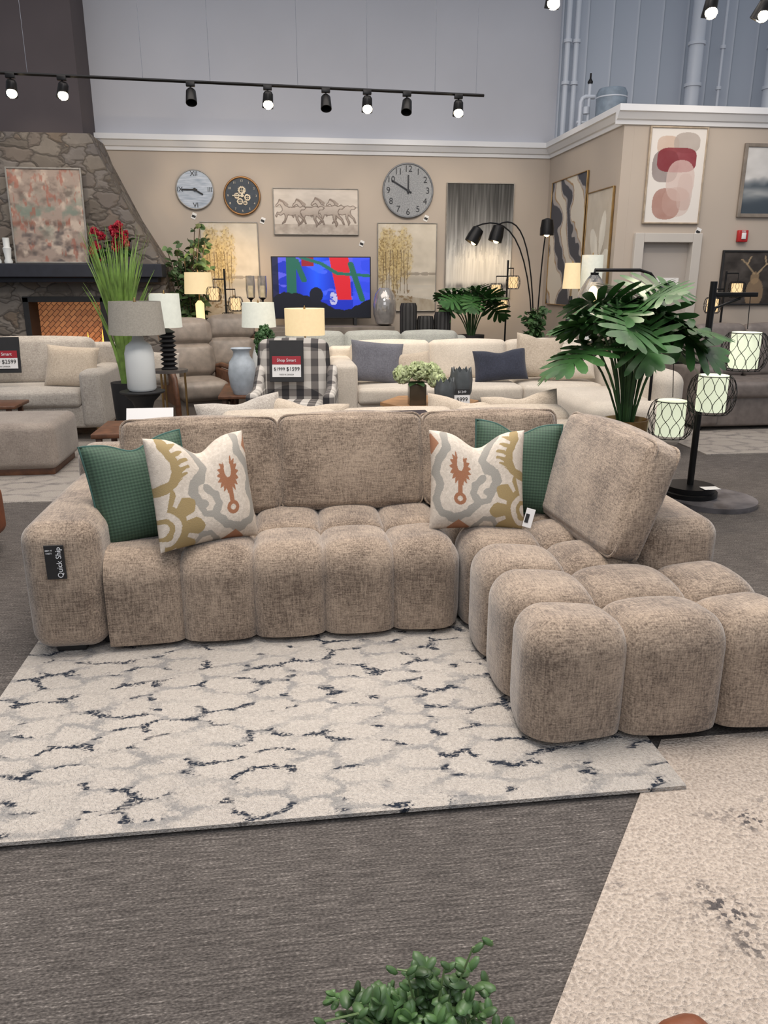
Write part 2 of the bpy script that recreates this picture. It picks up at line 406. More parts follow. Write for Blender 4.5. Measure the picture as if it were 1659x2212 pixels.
def rug(name,label,corners,z,th,mat):
    V=[(x,y,z) for x,y in corners]+[(x,y,z+th) for x,y in corners]
    return solo(name,label,"rug",(V,[(0,1,2,3)[::-1],(4,5,6,7)]+[(i,(i+1)%4,4+(i+1)%4,4+i) for i in range(4)]),mat,smooth=False)
rug("area_rug","ivory shag rug with broken navy and grey honeycomb lines",[(-1.1,1.868),(1.17,1.868),(1.17,3.6),(-1.1,3.6)],.012,.012,rm)
m2,nt,b=base("speckled_shag"); b.inputs["Roughness"].default_value=1
fi=noise(nt,coords(nt),110,3); c=mixc(nt,ramp(nt,fi,[(.25,(0,0,0,1)),(.7,(1,1,1,1))]),C(148,134,122),C(204,189,175))
sp=mth(nt,'MULTIPLY',ramp(nt,noise(nt,coords(nt),3.2,2),[(.6,(0,0,0,1)),(.68,(1,1,1,1))]),ramp(nt,noise(nt,coords(nt,(60,60,60)),1,2),[(.5,(0,0,0,1)),(.58,(1,1,1,1))]))
c=mixc(nt,mth(nt,'MULTIPLY',sp,.85),c,C(48,46,52)); nt.links.new(c,b.inputs["Base Color"]); bump(nt,b,noise(nt,coords(nt),110,3),.9,.015)
dx,dy=.607,.795
def rr(s_,w): return (0.51+dx*s_+dy*w, 1.17+dy*s_-dx*w)
rug("area_rug","cream plush shag rug with scattered charcoal speckles",[rr(-1.2,0),rr(-1.2,2.6),(2.9,2.14),(1.22,2.13)],0.0,.011,m2)
r3=rugmat("faded_rug",C(146,136,128),C(186,178,168),C(126,120,116),C(104,98,96),.3,.2,.5)
rug("area_rug","faded beige distressed woven rug under ottoman",[(-4.6,5.48),(-1.18,5.48),(-1.18,8.7),(-4.6,8.7)],0.0,.01,r3)
rug("area_rug","beige and grey lattice patterned rug before leather sofa",[(3.75,6.35),(6.6,6.35),(6.6,8.2),(3.75,8.2)],0.0,.01,r3)
# ================================================================= MAIN SECTIONAL
chen=FAB("taupe_chenille",C(90,75,63),C(166,147,128),.72,.45,.38,.63,.35)
S=thing("sectional_sofa","taupe chenille channel-tufted sectional sofa with chaise and loose back cushions","sofa",(0,3.1,0))
o_=lambda g:xf(g,(0,-3.1,0))
xs=[-.765+.298*i for i in range(6)]
part(S,"seat",o_(channelblock((-.765,2.99,.05),(.728,3.72,.452),(-2,2.99,-2),(.732,6,.452),.13,xs,[2.99,3.37,3.72])),chen)
xc=[.728,1.07,1.415,1.725];ys=[2.09,2.39,2.70,3.0,3.31,3.65]
part(S,"chaise",o_(channelblock((.73,2.09,.05),(1.725,3.65,.462),(.73,2.09,-2),(1.725,6,.462),.125,xc,ys,.028,.016,.024)),chen)
part(S,"base",o_(join(bx(-.74,.62,3.16,4.0,.06,.3,.01),bx(.84,1.60,2.26,4.0,.06,.3,.01))),M("sofa_base",C(70,58,48)))
part(S,"backrest",o_(rbox((.3,3.95,.38),(2.7,.2,.68),.07,3,4,.01)),chen)
part(S,"armrest",o_(rbox((-.92,3.49,.32),(.305,1.04,.54),.08,6,6,.012)),chen)
part(S,"armrest",o_(rbox((1.53,3.34,.325),(.33,1.32,.55),.075,6,6,.012)),chen)
def pipingrect(w,h,r,y,rad=.006):
    P=[]
    for cx,cz,a0 in ((w/2-r,h/2-r,0),(-w/2+r,h/2-r,90),(-w/2+r,-h/2+r,180),(w/2-r,-h/2+r,270)):
        for k in range(5):
            a=math.radians(a0+90*k/4); P.append((cx+r*math.cos(a),y,cz+r*math.sin(a)))
    return tube(P,rad,6,True)
def bcush(w,h,th,bul=.022):
    g=rbox((0,0,0),(w,th,h),.034,4,9,bul)
    V=[]
    for x,y,z in g[0]:
        a,c=abs(2*x/w),abs(2*z/h); k=1-.04*(max(0,a-.7)/.3)**2*(max(0,c-.7)/.3)**2
        V.append((x*k,y,z*k))
    return join((V,g[1]),pipingrect(w+.002,h+.002,.045,-th/2+.024),pipingrect(w+.002,h+.002,.045,th/2-.024))
for x0,x1,zz in ((-.79,-.055,.635),(-.047,.653,.645),(.661,1.345,.645)):
    part(S,"back_cushion",o_(xf(bcush(x1-x0,.455,.19),((x0+x1)/2,3.735,zz),(-.2,0,random.uniform(-.015,.015)))),chen)
g=xf(bcush(.77,.48,.15,.03),(0,0,0),(-.33,0,0)); part(S,"back_cushion",o_(xf(g,(1.335,3.07,.672),(0,.0,-math.radians(86)))),chen)
for x,y in ((-.9,3.06),(-.72,3.12),(.60,3.12),(.86,2.28),(1.6,2.24),(-.9,3.9),(1.6,3.9)):
    part(S,"leg",o_(bx(x-.09,x+.03,y-.03,y+.05,.026 if y<3.6 and x<1.1 else 0.012,.07,.006)),blackm)
part(S,"hang_tag",o_(bx(-.962,-.888,2.944,2.950,.38,.52,.001)),blackm,False,label="black hanging tag with white lettering")
txts(S,"tag_lettering",[("Quick Ship",.029,(-.908,-.159,.45),(pi/2,-pi/2,0)),("GET IT",.009,(-.944,-.159,.50),(pi/2,0,0)),("FAST!",.009,(-.944,-.159,.488),(pi/2,0,0))],white)
# ---------------------------------------------------------------- pillows
def pillow(label,loc,rot,w,h,th,chop,mat,paint=None,n=28,welt=None,name="throw_pillow"):
    u=np.linspace(-1,1,n+1);V=[];F=[]
    def pt(a,b,sg):
        x=a*(1-.05*(1-b*b)*abs(a)); z=b*(1-.05*(1-a*a)*abs(b))
        T=th/2*((1-a**4)*(1-b**4))**.55
        top=((b+1)/2)**1.6
        z-=chop*2/h*math.exp(-(a/.38)**2)*top
        T*=1-.45*chop/.1*math.exp(-(a/.3)**2)*top if chop else 1
        return (x*w/2,sg*T,z*h/2)
    for sg in (-1,1):
        for b in u:
            for a in u: V.append(pt(a,b,sg))
    N=n+1
    for s_ in (0,1):
        for j in range(n):
            for i in range(n):
                f=(s_*N*N+j*N+i,s_*N*N+j*N+i+1,s_*N*N+(j+1)*N+i+1,s_*N*N+(j+1)*N+i); F.append(f if s_==0 else f[::-1])
    t=thing(name,label,"pillow",loc,rot)
    o=part(t,"cover",(V,F),mat,True,recalc=False)
    if paint:
        Ua,Va=np.meshgrid(u,u); c=paint(Ua,Va).reshape(-1,3); c=np.concatenate([c,c]); colored(o.data,nlin(c))
    if welt:
        P=[pt(a,-1,0) for a in np.linspace(-1,1,16)]+[pt(1,b,0) for b in np.linspace(-1,1,16)[1:]]+[pt(a,1,0) for a in np.linspace(1,-1,24)[1:]]+[pt(-1,b,0) for b in np.linspace(1,-1,16)[1:-1]]
        part(t,"piping",tube(P,.005,6,True),welt)
    return t
gr,nt,b=base("green_quilted"); b.inputs["Roughness"].default_value=.75
sx_=nt.nodes.new("ShaderNodeSeparateXYZ"); nt.links.new(coords(nt),sx_.inputs[0])
pa=mth(nt,'SINE',mth(nt,'MULTIPLY',mth(nt,'ADD',sx_.outputs[0],sx_.outputs[2]),230)); pb=mth(nt,'SINE',mth(nt,'MULTIPLY',mth(nt,'SUBTRACT',sx_.outputs[0],sx_.outputs[2]),230))
q=mth(nt,'ADD',mth(nt,'MULTIPLY',mth(nt,'MULTIPLY',pa,pb),.5),.5)
nt.links.new(ramp(nt,q,[(.2,C(44,66,52)),(.8,C(60,85,67))]),b.inputs["Base Color"]); bump(nt,b,q,.4,.003)
gw=M("green_piping",C(52,88,80),.6)
def ikat(flip=1):
    def f(U,V):
        U=U*flip
        A=full(U,(204,192,178)); A=A+ (vn((U+1)/2,(V+1)/2,60,60,3,1)[...,None]-.5)*22
        gold=(152,130,84);grey=(150,146,138);rust=(150,94,60)
        wob=.08*(vn((U+1)/2,(V+1)/2,12,12,4,2)-.5)
        P=[(-.36,.98),(-.16,.80),(-.08,.58),(-.16,.36),(-.34,.18),(-.4,-.02),(-.3,-.2)]
        A=mx(A,grey,((pdist(U,V,P)+wob)<.09).astype(float))
        P=[(-.08,.10),(.06,-.04),(.10,-.24),(-.02,-.42),(-.2,-.42),(-.28,-.28),(-.18,-.2)]
        A=mx(A,grey,((pdist(U,V,P)+wob)<.075).astype(float))
        P=[(.04,-.5),(.2,-.68),(.5,-.78),(.78,-.66),(.9,-.38),(.80,-.1),(.9,.14),(.84,.4),(.66,.62),(.72,.9)]
        A=mx(A,grey,((pdist(U,V,P)+wob)<.08).astype(float))
        P=[(-.42,-.98),(-.3,-.8),(-.1,-.82),(.06,-.98)]
        A=mx(A,grey,((pdist(U,V,P)+wob)<.06).astype(float))
        # gold scalloped fan, lower corner
        r=np.hypot(U+.98,V+.62)+wob;a=np.arctan2(V+.62,U+.98)
        A=mx(A,gold,((r>.30)&(r<.50+.26*abs(np.cos(a*4.5))**.7)&(a>-1.45)&(a<1.3)&~((r>.42)&(abs(np.sin(a*4.5))>.93))).astype(float)); A=mx(A,gold,(((r>.12)&(r<.20))).astype(float))
        # gold serrated plume
        P=[(-.98,.04),(-.74,.16),(-.62,.34),(-.64,.56),(-.78,.78),(-.74,.98)]
        A=mx(A,gold,((pdist(U,V,P)+wob)<.085).astype(float))
        for px,py in [(-.74,.12),(-.63,.24),(-.58,.38),(-.58,.52),(-.64,.66),(-.7,.8)]:
            k=pdist(U,V,[(px,py),(px+.19,py+.12)])+wob*.5;A=mx(A,gold,(k<.05*(1-np.clip((U-px)/.22,0,1)*.75)).astype(float))
        A=mx(A,(204,192,178),(pdist(U,V,[(-.9,.26),(-.78,.42),(-.88,.62)])<.05).astype(float))
        # rust medallion: tall leaf-edged form with light centre, stem and ring
        cx,cy=.38,.26;a=np.arctan2((V-cy)/1.6,U-cx);r=np.hypot(U-cx,(V-cy)/1.6)
        tri=abs(((a/(2*pi)*17)%1)-.5)*2
        m=(r<.17+.065*tri)&~((np.hypot((U-cx)/.07,(V-cy-.1)/.16)<1))
        m&=~((V>cy+.12)&(abs(U-cx)<.035+.25*(V-cy-.12)))
        m|=(pdist(U,V,[(cx,cy-.3),(cx,-.26)])<.05)
        r=np.hypot(U-cx,V+.38);m|=((r<.13)&(r>.055));A=mx(A,rust,m.astype(float))
        m=(abs(U-.4)/.24+abs(V+.98)/.16)<1;A=mx(A,rust,m.astype(float)*.9)
        m=(abs(U-.98)/.16+abs(V-.72)/.22)<1;A=mx(A,rust,m.astype(float)*.9)
        return A
    return f
IK=PAINT("ikat_linen",0,.85,True)
pillow("forest green quilted throw pillow with piping against armrest",(-.64,3.31,.64),(-.25,-.08,math.radians(24)),.43,.45,.16,.045,gr,welt=gw)
pillow("cream linen throw pillow with gold, grey and rust ikat scrolls",(-.37,3.2,.66),(-.28,.05,math.radians(34)),.46,.47,.17,.07,IK,ikat(1),n=190)
pillow("forest green quilted throw pillow with piping behind ikat pillow",(1.07,3.45,.65),(-.25,.05,math.radians(-12)),.41,.44,.15,.05,gr,welt=gw)
pillow("cream linen throw pillow with rust medallion and gold ikat scrolls",(.83,3.25,.65),(-.33,0,math.radians(-8)),.43,.45,.17,.07,IK,ikat(-1),n=190)
t=thing("price_tag","small folded white and black price tag hanging on pillow","tag",(1.03,3.12,.46),(-.2,.25,-.2))
part(t,"tag_card",bx(-.02,.02,0,.002,0,.085,.001),paper,False); part(t,"tag_strip",bx(-.016,.0,-.002,0,.02,.06,.0005),blackm,False)
# ================================================================= generic sofa
def sofa(label,loc,rz,w,d,h,sh,aw,ah,n,mat,cat="sofa",legm=black,legh=.1,bt=.18,name="sofa",arms=(1,1),armmat=None,lean=-.14,bul=.02):
    t=thing(name,label,cat,loc,(0,0,rz))
    part(t,"base",rbox((0,.02,(legh+sh-.15)/2),(w-.02,d-.06,sh-.15-legh+.02),.03,2,2),mat)
    iw=w-aw*2; x0=-w/2+aw
    for i in range(n):
        ww=iw/n
        part(t,"seat_cushion",rbox((x0+ww*(i+.5),-.1,sh-.08),(ww-.005,d-.22,.17),.045,3,6,.012),mat)
        part(t,"back_cushion",rbox((x0+ww*(i+.5),d/2-.26,sh+(h-sh)/2-.01),(ww-.005,bt,h-sh+.02),.06,3,6,bul,(lean,0,0)),mat)
    part(t,"backrest",rbox((0,d/2-.09,(h-.06+legh)/2),(w-.02,.16,h-.06-legh),.05,3,3),mat)
    for k,s_ in enumerate((-1,1)):
        if arms[k]: part(t,"armrest",rbox((s_*(w/2-aw/2),0,(ah+legh)/2),(aw,d-.02,ah-legh),min(.05,aw*.4),3,4,.008),armmat or mat)
    for x in(-w/2+.1,w/2-.1):
        for y in(-d/2+.1,d/2-.1): part(t,"leg",lathe([(.013,0),(.022,legh+.01)],10,(x,y,0)),legm)
    return t
ltg=FAB("light_grey_linen",C(134,126,118),C(194,186,176),1.0,.3,.2)
cream=FAB("cream_boucle",C(180,169,155),C(224,214,200),1.4,.4,.15)
bei=FAB("beige_linen",C(148,134,118),C(202,188,170),1.2,.3,.15)
gsofa=FAB("grey_blue_linen",C(128,130,126),C(178,180,174),1,.3,.15)
leat=M("grey_leather",C(132,121,111),.5,bmp=(60,.15)); leat2=M("taupe_leather",C(114,105,100),.45,bmp=(60,.15))
sofa("light grey linen sofa with loose cushions and slim brass legs",(-3.05,8.12,0.01),0,2.6,1.0,.95,.5,.22,.68,2,ltg,legm=brass,legh=.14,bt=.22)
pillow("light beige linen throw pillow leaning on grey sofa",(-2.1,7.95,.70),(-.3,.06,-.15),.52,.42,.16,0,bei)
sofa("beige linen sofa standing back to back with tufted sectional",(.65,4.72,0),pi,2.5,.95,.775,.43,.2,.58,3,bei,bt=.2,bul=.012,lean=-.1)
for x,rx,zz in ((-.28,.12,.62),(.1,-.1,.6),(1.12,-.1,.60),(1.5,.08,.62)):
    pillow("beige patterned throw pillow on beige sofa" ,(x,4.72,zz),(.3,rx,pi+rx),.52,.42,.15,.03,bei if x>0 else ltg)
ws=sofa("cream boucle sectional sofa with deep seats and loose pillows",(1.95,8.0,0),0,3.0,1.05,.9,.5,.24,.74,3,cream,legh=.06,bt=.24,arms=(1,0))
part(ws,"chaise",join(rbox((1.15,-1.0,.27),(.9,1.2,.42),.1,4,6,.02),rbox((1.45,-.5,.4),(.3,2.1,.68),.12,4,4,.02)),cream)
pillow("slate grey linen throw pillow on cream sectional",(.92,7.85,.72),(-.3,.1,.1),.55,.42,.16,.0,FAB("slate",C(78,78,86),C(114,114,122)))
pillow("navy blue lumbar pillow on cream sectional",(2.2,7.8,.68),(-.35,-.06,-.05),.56,.33,.15,.03,FAB("navy",C(28,32,44),C(54,58,74)))
pillow("beige linen throw pillow on cream sectional",(1.3,7.85,.66),(-.4,-.1,.1),.38,.32,.14,0,bei)
pillow("beige linen throw pillow on cream sectional",(2.62,7.85,.76),(-.3,.1,-.2),.5,.45,.16,.03,bei)
pillow("cream linen throw pillow on cream sectional",(2.95,7.8,.72),(-.3,-.1,-.3),.48,.42,.16,.03,cream)
sofa("grey linen three seat sofa with plump back cushions",(1.05,9.25,0),0,2.4,.85,.93,.48,.16,.62,3,gsofa,bt=.2)
sofa("grey leather power sofa with padded arms",(5.3,7.85,.01),0,2.2,.95,1.05,.5,.25,.66,3,leat2,legh=.05)
def recliner(label,loc,rz):
    t=thing("recliner",label,"armchair",loc,(0,0,rz))
    part(t,"seat_cushion",rbox((0,-.1,.4),(.52,.62,.2),.06,3,5,.02),leat)
    part(t,"backrest",join(rbox((0,.3,.66),(.54,.2,.36),.07,3,5,.03,(-.2,0,0)),rbox((0,.37,.96),(.54,.2,.28),.07,3,5,.03,(-.2,0,0))),leat)
    part(t,"base",rbox((0,0,.2),(.54,.6,.3),.04,2,2),leat)
    for s_ in(-1,1): part(t,"armrest",join(tube([(s_*.3,-.4,.05),(s_*.31,-.42,.3),(s_*.32,-.4,.55),(s_*.32,-.3,.62),(s_*.32,.1,.62),(s_*.3,.3,.58)],.03,8),rbox((s_*.3,-.02,.42),(.04,.6,.34),.02,2,2)),wood)
    return t
recliner("grey leather recliner with curved walnut arms",(-.98,8.6,0),.35)
recliner("grey leather recliner with high padded back",(-.64,9.6,0),.1)
pillow("fuzzy grey throw pillow beside leather recliner",(-1.32,8.45,.62),(-.2,.1,.4),.4,.36,.14,0,ltg)
t=thing("ottoman","grey tweed upholstered ottoman on thin wooden plinth","ottoman",(-2.35,6.62,.01))
part(t,"cushion",rbox((0,0,.235),(1.0,.72,.37),.06,4,5,.015),FAB("tweed",C(116,104,96),C(166,154,142),1.3)); part(t,"plinth",bx(-.46,.46,-.32,.32,0,.06),wood)
t=thing("coffee_table","dark walnut coffee table with flat square top","table",(-3.0,7.25,.01))
part(t,"tabletop",bx(-.62,.62,-.2,.2,.42,.45,.006),wood)
for x in(-.55,.55):
    for y in(-.15,.15): part(t,"leg",bx(x-.02,x+.02,y-.02,y+.02,0,.42),wood)
def sign(loc,rot,w,h,price1,price2,par_label):
    t=thing("price_sign",par_label,"sign",loc,rot)
    part(t,"cloth",bx(-w/2,w/2,0,.008,0,h,.003),blackm,False)
    part(t,"card",bx(-w*.42,w*.42,-.004,0,h*.12,h*.62,.001),paper,False)
    part(t,"header",bx(-w*.42,w*.42,-.006,0,h*.42,h*.62,.001),M("sign_red",C(150,26,40),.5,var=(3,.02)),False)
    txts(t,"header_lettering",[("Shop Smart",w*.12,(0,-.008,h*.52),(pi/2,0,0))],white)
    txts(t,"price_lettering",[(price1,w*.13,(-w*.21,-.008,h*.31),(pi/2,0,0)),(price2,w*.155,(w*.19,-.008,h*.31),(pi/2,0,0)),("MADE IN CANADA",w*.05,(0,-.008,h*.18),(pi/2,0,0))],blackm)
    return t
sign((-2.72,8.0-.13,.66),(-.14,0,0),.34,.34,"$2849","$2599","black cloth sign with white and red price card on sofa")
pl,nt,b=base("buffalo_plaid"); b.inputs["Roughness"].default_value=.9
def stripe(ax,fr):
    v=coords(nt);s_=nt.nodes.new("ShaderNodeSeparateXYZ");nt.links.new(v,s_.inputs[0])
    return mth(nt,'GREATER_THAN',mth(nt,'SINE',mth(nt,'MULTIPLY',s_.outputs[ax],fr)),0)
q=mth(nt,'MULTIPLY',mth(nt,'ADD',stripe(0,48),mth(nt,'MULTIPLY',mth(nt,'ADD',stripe(2,48),stripe(1,48)),.5)),.5)
nt.links.new(ramp(nt,q,[(0.1,C(196,190,182)),(.5,C(112,106,102)),(.9,C(46,44,46))]),b.inputs["Base Color"])
t=thing("armchair","black and cream buffalo plaid upholstered armchair","armchair",(.06,6.7,0),(0,0,-.12))
part(t,"seat_cushion",rbox((0,-.08,.42),(.52,.56,.16),.05,3,5,.02),pl)
part(t,"base",rbox((0,0,.25),(.64,.66,.24),.03,2,2),pl)
part(t,"backrest",rbox((-.03,.3,.68),(.62,.15,.66),.06,4,6,.02,(-.16,0,0)),pl)
for s_ in(-1,1):
    part(t,"armrest",join(rbox((s_*.32,-.02,.42),(.1,.66,.4),.04,3,4),rbox((s_*.32,.16,.62),(.09,.4,.2),.04,3,4,0,(.55,0,0))),pl)
    for y in(-.26,.28): part(t,"leg",lathe([(.015,0),(.024,.14)],10,(s_*.27,y,0)),wood)
sign((.0,6.825,.66),(-.16,0,-.12),.3,.36,"$1999","$1599","black cloth sign with white and red price card on armchair")
t=thing("draped_cloth","black sign cloth folded over beige sofa back","cloth",(.62,4.27,.765))
part(t,"cloth",join(bx(-.19,.19,0,.3,.0,.012,.004),bx(-.19,.19,-.045,-.03,-.3,.012,.004),bx(-.19,.19,-.045,.02,.0,.012,.004)),M("black_cloth",C(38,26,32),.9),False)
# ================================================================= TABLES / LAMPS
def shade(r0,r1,z0,z1):
    return lathe([(r0,z0),(r1,z1),(r1-.006,z1),(r0-.006,z0),(r0,z0)],32)
def tlamp(label,loc,r0,r1,z0,z1,prof,bm,sm,power=0,col=(1,.78,.5)):
    t=thing("table_lamp",label,"lamp",loc)
    part(t,"lamp_base",lathe(prof,28),bm)
    part(t,"lamp_neck",lathe([(.008,prof[-1][1]-.01),(.008,z1-.02),(.012,z1),(.002,z1+.03)],8),brass)
    part(t,"lamp_shade",shade(r0,r1,z0,z1),sm)
    if power:
        l=bpy.data.lights.new("lamp_bulb",'POINT');l.energy=power;l.color=col;l.shadow_soft_size=.05
        o=link(bpy.data.objects.new("lamp_bulb_light",l));o.parent=t;o.location=(0,0,(z0+z1)/2);o["label"]="warm bulb inside lamp shade"
    return t
sb=C(180,165,140)
sh_off=M("linen_shade",C(150,144,134),.9,emit=C(150,146,134),es=.1,bmp=(120,.2),var=(90,.08)); sh_on=emi("lit_shade",C(255,224,166),.62,sb); sh_w=emi("white_lit_shade",C(232,234,218),.38,C(190,190,180))
wcer=M("white_ceramic",C(216,218,216),.5,var=(3,.02))
t=thing("side_table","round black pedestal side table","table",(-1.18,6.5,0.01))
part(t,"tabletop",lathe([(.001,.62),(.17,.62),(.18,.628),(.18,.636),(.001,.64)],32),blackm); part(t,"pedestal",lathe([(.13,0),(.13,.02),(.05,.06),(.03,.2),(.035,.4),(.09,.55),(.14,.6),(.14,.62)],24),blackm)
tlamp("white ceramic bottle table lamp with grey linen drum shade",(-1.18,6.5,.651),.22,.2,.45,.705,[(.001,0),(.10,0),(.115,.02),(.115,.3),(.1,.36),(.05,.4),(.04,.44),(.04,.47)],wcer,sh_off)
t=thing("end_table","small round brass side table with slim legs","table",(-1.05,7.2,0))
part(t,"tabletop",lathe([(.001,.72),(.16,.72),(.16,.745),(.001,.745)],28),M("dark_marble",C(90,84,80),.3))
for a in(0,2.1,4.2): part(t,"leg",tube([(.13*math.cos(a),.13*math.sin(a),.0),(.13*math.cos(a),.13*math.sin(a),.72)],.01),brass)
rg=[(.001,0),(.07,0)]
for i in range(8): rg+=[(.075,.01+.04*i),(.045,.03+.04*i),(.075,.048+.04*i)]
rg+=[(.02,.36)]
tlamp("black ringed table lamp with white drum shade",(-1.05,7.2,.746),.14,.13,.37,.66,rg,blackm,sh_w,1)
t=thing("console_table","wooden side console behind leather recliner","table",(-.95,10.3,0))
part(t,"tabletop",bx(-.5,.71,-.2,.2,.82,.86),wood)
for x in(-.45,.66):
    for y in(-.16,.16): part(t,"leg",bx(x-.02,x+.02,y-.02,y+.02,0,.82),wood)
tlamp("lit table lamp with cream drum shade and glowing glass base",(-1.06,10.25,.861),.18,.165,.5,.76,[(.001,0),(.06,0),(.06,.05),(.055,.08),(.055,.38),(.02,.42)],emi("glow_glass",C(255,222,160),1.0,sb),sh_on,26)
t=thing("credenza","grey washed wood media credenza below television","cabinet",(.62,10.75,0))
part(t,"body",bx(-.85,.85,-.25,.3,.08,.93,.008),greyw,False)
for i in range(4): part(t,"door",bx(-.83+.415*i,-.83+.415*i+.4,-.27,-.25,.12,.88,.004),greyw,False)
for x in(-.75,.75): part(t,"leg",bx(x-.03,x+.03,-.2,.2,0,.08),black)
t=thing("side_table","low wooden side table holding vase and lamps","table",(-.25,7.95,0))
part(t,"tabletop",bx(-.4,.6,-.6,.6,.44,.47),wood)
for x in(-.35,.55):
    for y in(-.5,.5): part(t,"leg",bx(x-.02,x+.02,y-.02,y+.02,0,.44),wood)
tlamp("softly lit table lamp with white drum shade",(-.27,8.35,.471),.18,.165,.58,.83,[(.001,0),(.08,0),(.1,.1),(.08,.3),(.03,.45)],wcer,sh_w,1)  # shade glows and holds a weak bulb
tlamp("lit table lamp with cream linen shade and white round base",(.2,7.95,.471),.2,.2,.52,.78,[(.001,0),(.07,0),(.14,.15),(.13,.25),(.05,.42),(.02,.48)],wcer,sh_on,5)
t=thing("vase","tall pale blue washed ceramic floor vase","vase",(-.42,7.5,.471)); part(t,"body",lathe([(.001,0),(.09,0),(.12,.08),(.135,.2),(.12,.3),(.08,.36),(.075,.4),(.1,.43),(.095,.435),(.07,.4),(.001,.38)],28),M("blue_wash",C(172,180,188),.6,var=(14,.1)))
def blob(c,R,n,r,seed,flat=1):
    rs=random.Random(seed);G=[]
    for i in range(n):
        th=rs.uniform(0,2*pi);ph=math.acos(rs.uniform(-1,1));k=rs.uniform(.7,1)
        p=(c[0]+R[0]*k*math.sin(ph)*math.cos(th),c[1]+R[1]*k*math.sin(ph)*math.sin(th),c[2]+R[2]*k*math.cos(ph))
        G.append(xf(ell((0,0,0),(r,r*.8,r*.35*flat),6,4),p,(rs.uniform(0,3),rs.uniform(0,3),rs.uniform(0,3))))
    return join(*G)
green=M("leaf_green",C(58,92,48),.6,var=(8,.25)); dgreen=M("deep_leaf_green",C(58,98,50),.35,var=(6,.3)); lgreen=M("fresh_green",C(124,156,74),.5,var=(9,.25))
t=thing("topiary","clipped green topiary cone in small pot","plant",(-.2,7.75,.471)); part(t,"pot",lathe([(.001,0),(.06,0),(.08,.3),(.001,.29)],20),greyw); part(t,"foliage",blob((0,0,.46),(.1,.1,.17),420,.02,4),green)
def leafpoly(L,W,fold=.1,droop=.3,n=6):
    V=[];F=[]
    for i in range(n+1):
        s_=i/n; w_=W*math.sin(pi*min(1,s_**.8))**.8*.5 if 0<i<n else 0.001
        z=-droop*L*s_*s_
        V+=[(L*s_,-w_,z+fold*w_),(L*s_,0,z),(L*s_,w_,z+fold*w_)]
    for i in range(n):
        a=i*3;F+=[(a,a+1,a+4,a+3),(a+1,a+2,a+5,a+4)]
    return V,F
def lobed(L,W,droop=.22):
    V=[];F=[];N=7
    def P(x,y):
        return (x,y,-droop*(x*x+y*y*1.1)/L+.10*abs(y))
    for sg in(-1,1):
        for i in range(N):
            t0=i/N*.88;t1=(i+1)/N*.88;tm=(t0+t1)/2
            fl=W*.52*(math.sin(pi*(.24+.68*(i/(N-1))))**.6)
            ang=math.radians(114-84*i/(N-1)); dx_,dy_=math.cos(ang),math.sin(ang)
            o=len(V); wd=L*.88/N*.53
            V.append(P(t0*L,0));V.append(P(t1*L,0))
            for kk,ww in((.4,1.0),(.68,1.05),(.9,.72)):
                cx=tm*L+dx_*fl*kk;cy=dy_*fl*kk
                V.append(P(cx-wd*ww*dy_,sg*(cy+wd*ww*dx_)));V.append(P(cx+wd*ww*dy_,sg*(cy-wd*ww*dx_)))
            V.append(P(tm*L+dx_*fl,sg*dy_*fl))
            F+=[(o,o+1,o+3,o+2),(o+2,o+3,o+5,o+4),(o+4,o+5,o+7,o+6),(o+6,o+7,o+8)]
    o=len(V);V+=[P(.84*L,-.05*L),P(.84*L,.05*L),P(L*1.05,0),P(0,-.02*L),P(0,.02*L)];F+=[(o,o+2,o+1),(o+3,o,o+1,o+4)]
    return V,F
def philo(label,loc,R,Hh,n,L,seed,potgeo,potm,z0=0):
    rs=random.Random(seed);t=thing("potted_philodendron",label,"plant",loc);G=[];St=[]
    for i in range(n):
        az=2*pi*i/n*2.618+rs.uniform(-.3,.3);q=(i+.5)/n;rr_=R*(.2+.8*q)*rs.uniform(.85,1.1);hh=Hh*(1.04-.42*q*q)*rs.uniform(.92,1.05)
        d=Vector((math.cos(az),math.sin(az),0));tip=d*rr_+Vector((0,0,z0+hh));b0=d*.03+Vector((0,0,z0-.05));mid=d*rr_*.35+Vector((0,0,z0+hh*.62))
        P=[b0*(1-k)**2+mid*2*k*(1-k)+tip*k*k for k in(0,.2,.4,.6,.8,1)];St.append(tube(P,.0075,6))
        l=L*rs.uniform(.85,1.15)
        G.append(xf(lobed(l,l*1.2),tip-d*l*.2,(rs.uniform(-.55,.55),rs.uniform(-.3,.6),az)))
    part(t,"foliage",join(*G),dgreen,True,recalc=False);part(t,"stem",join(*St),green);part(t,"pot",potgeo,potm)
    return t
t=thing("pedestal_table","white round pedestal table under potted plant","table",(2.16,4.65,0))
part(t,"tabletop",lathe([(.001,.42),(.2,.42),(.21,.43),(.21,.445),(.001,.45)],32),white);part(t,"pedestal",lathe([(.16,0),(.15,.02),(.06,.05),(.05,.40),(.1,.42)],24),white)
philo("large split-leaf philodendron in brass bowl planter",(2.16,4.65,.45),.33,.78,30,.37,5,lathe([(.001,0),(.1,0),(.13,.05),(.14,.21),(.13,.21),(.12,.17),(.001,.17)],32),brass,.16)
philo("split-leaf philodendron in dark planter beside sofa",(2.4,9.95,0),.32,.55,20,.32,9,lathe([(.001,0),(.13,0),(.17,.85),(.15,.85),(.001,.8)],24),blackm,.84)
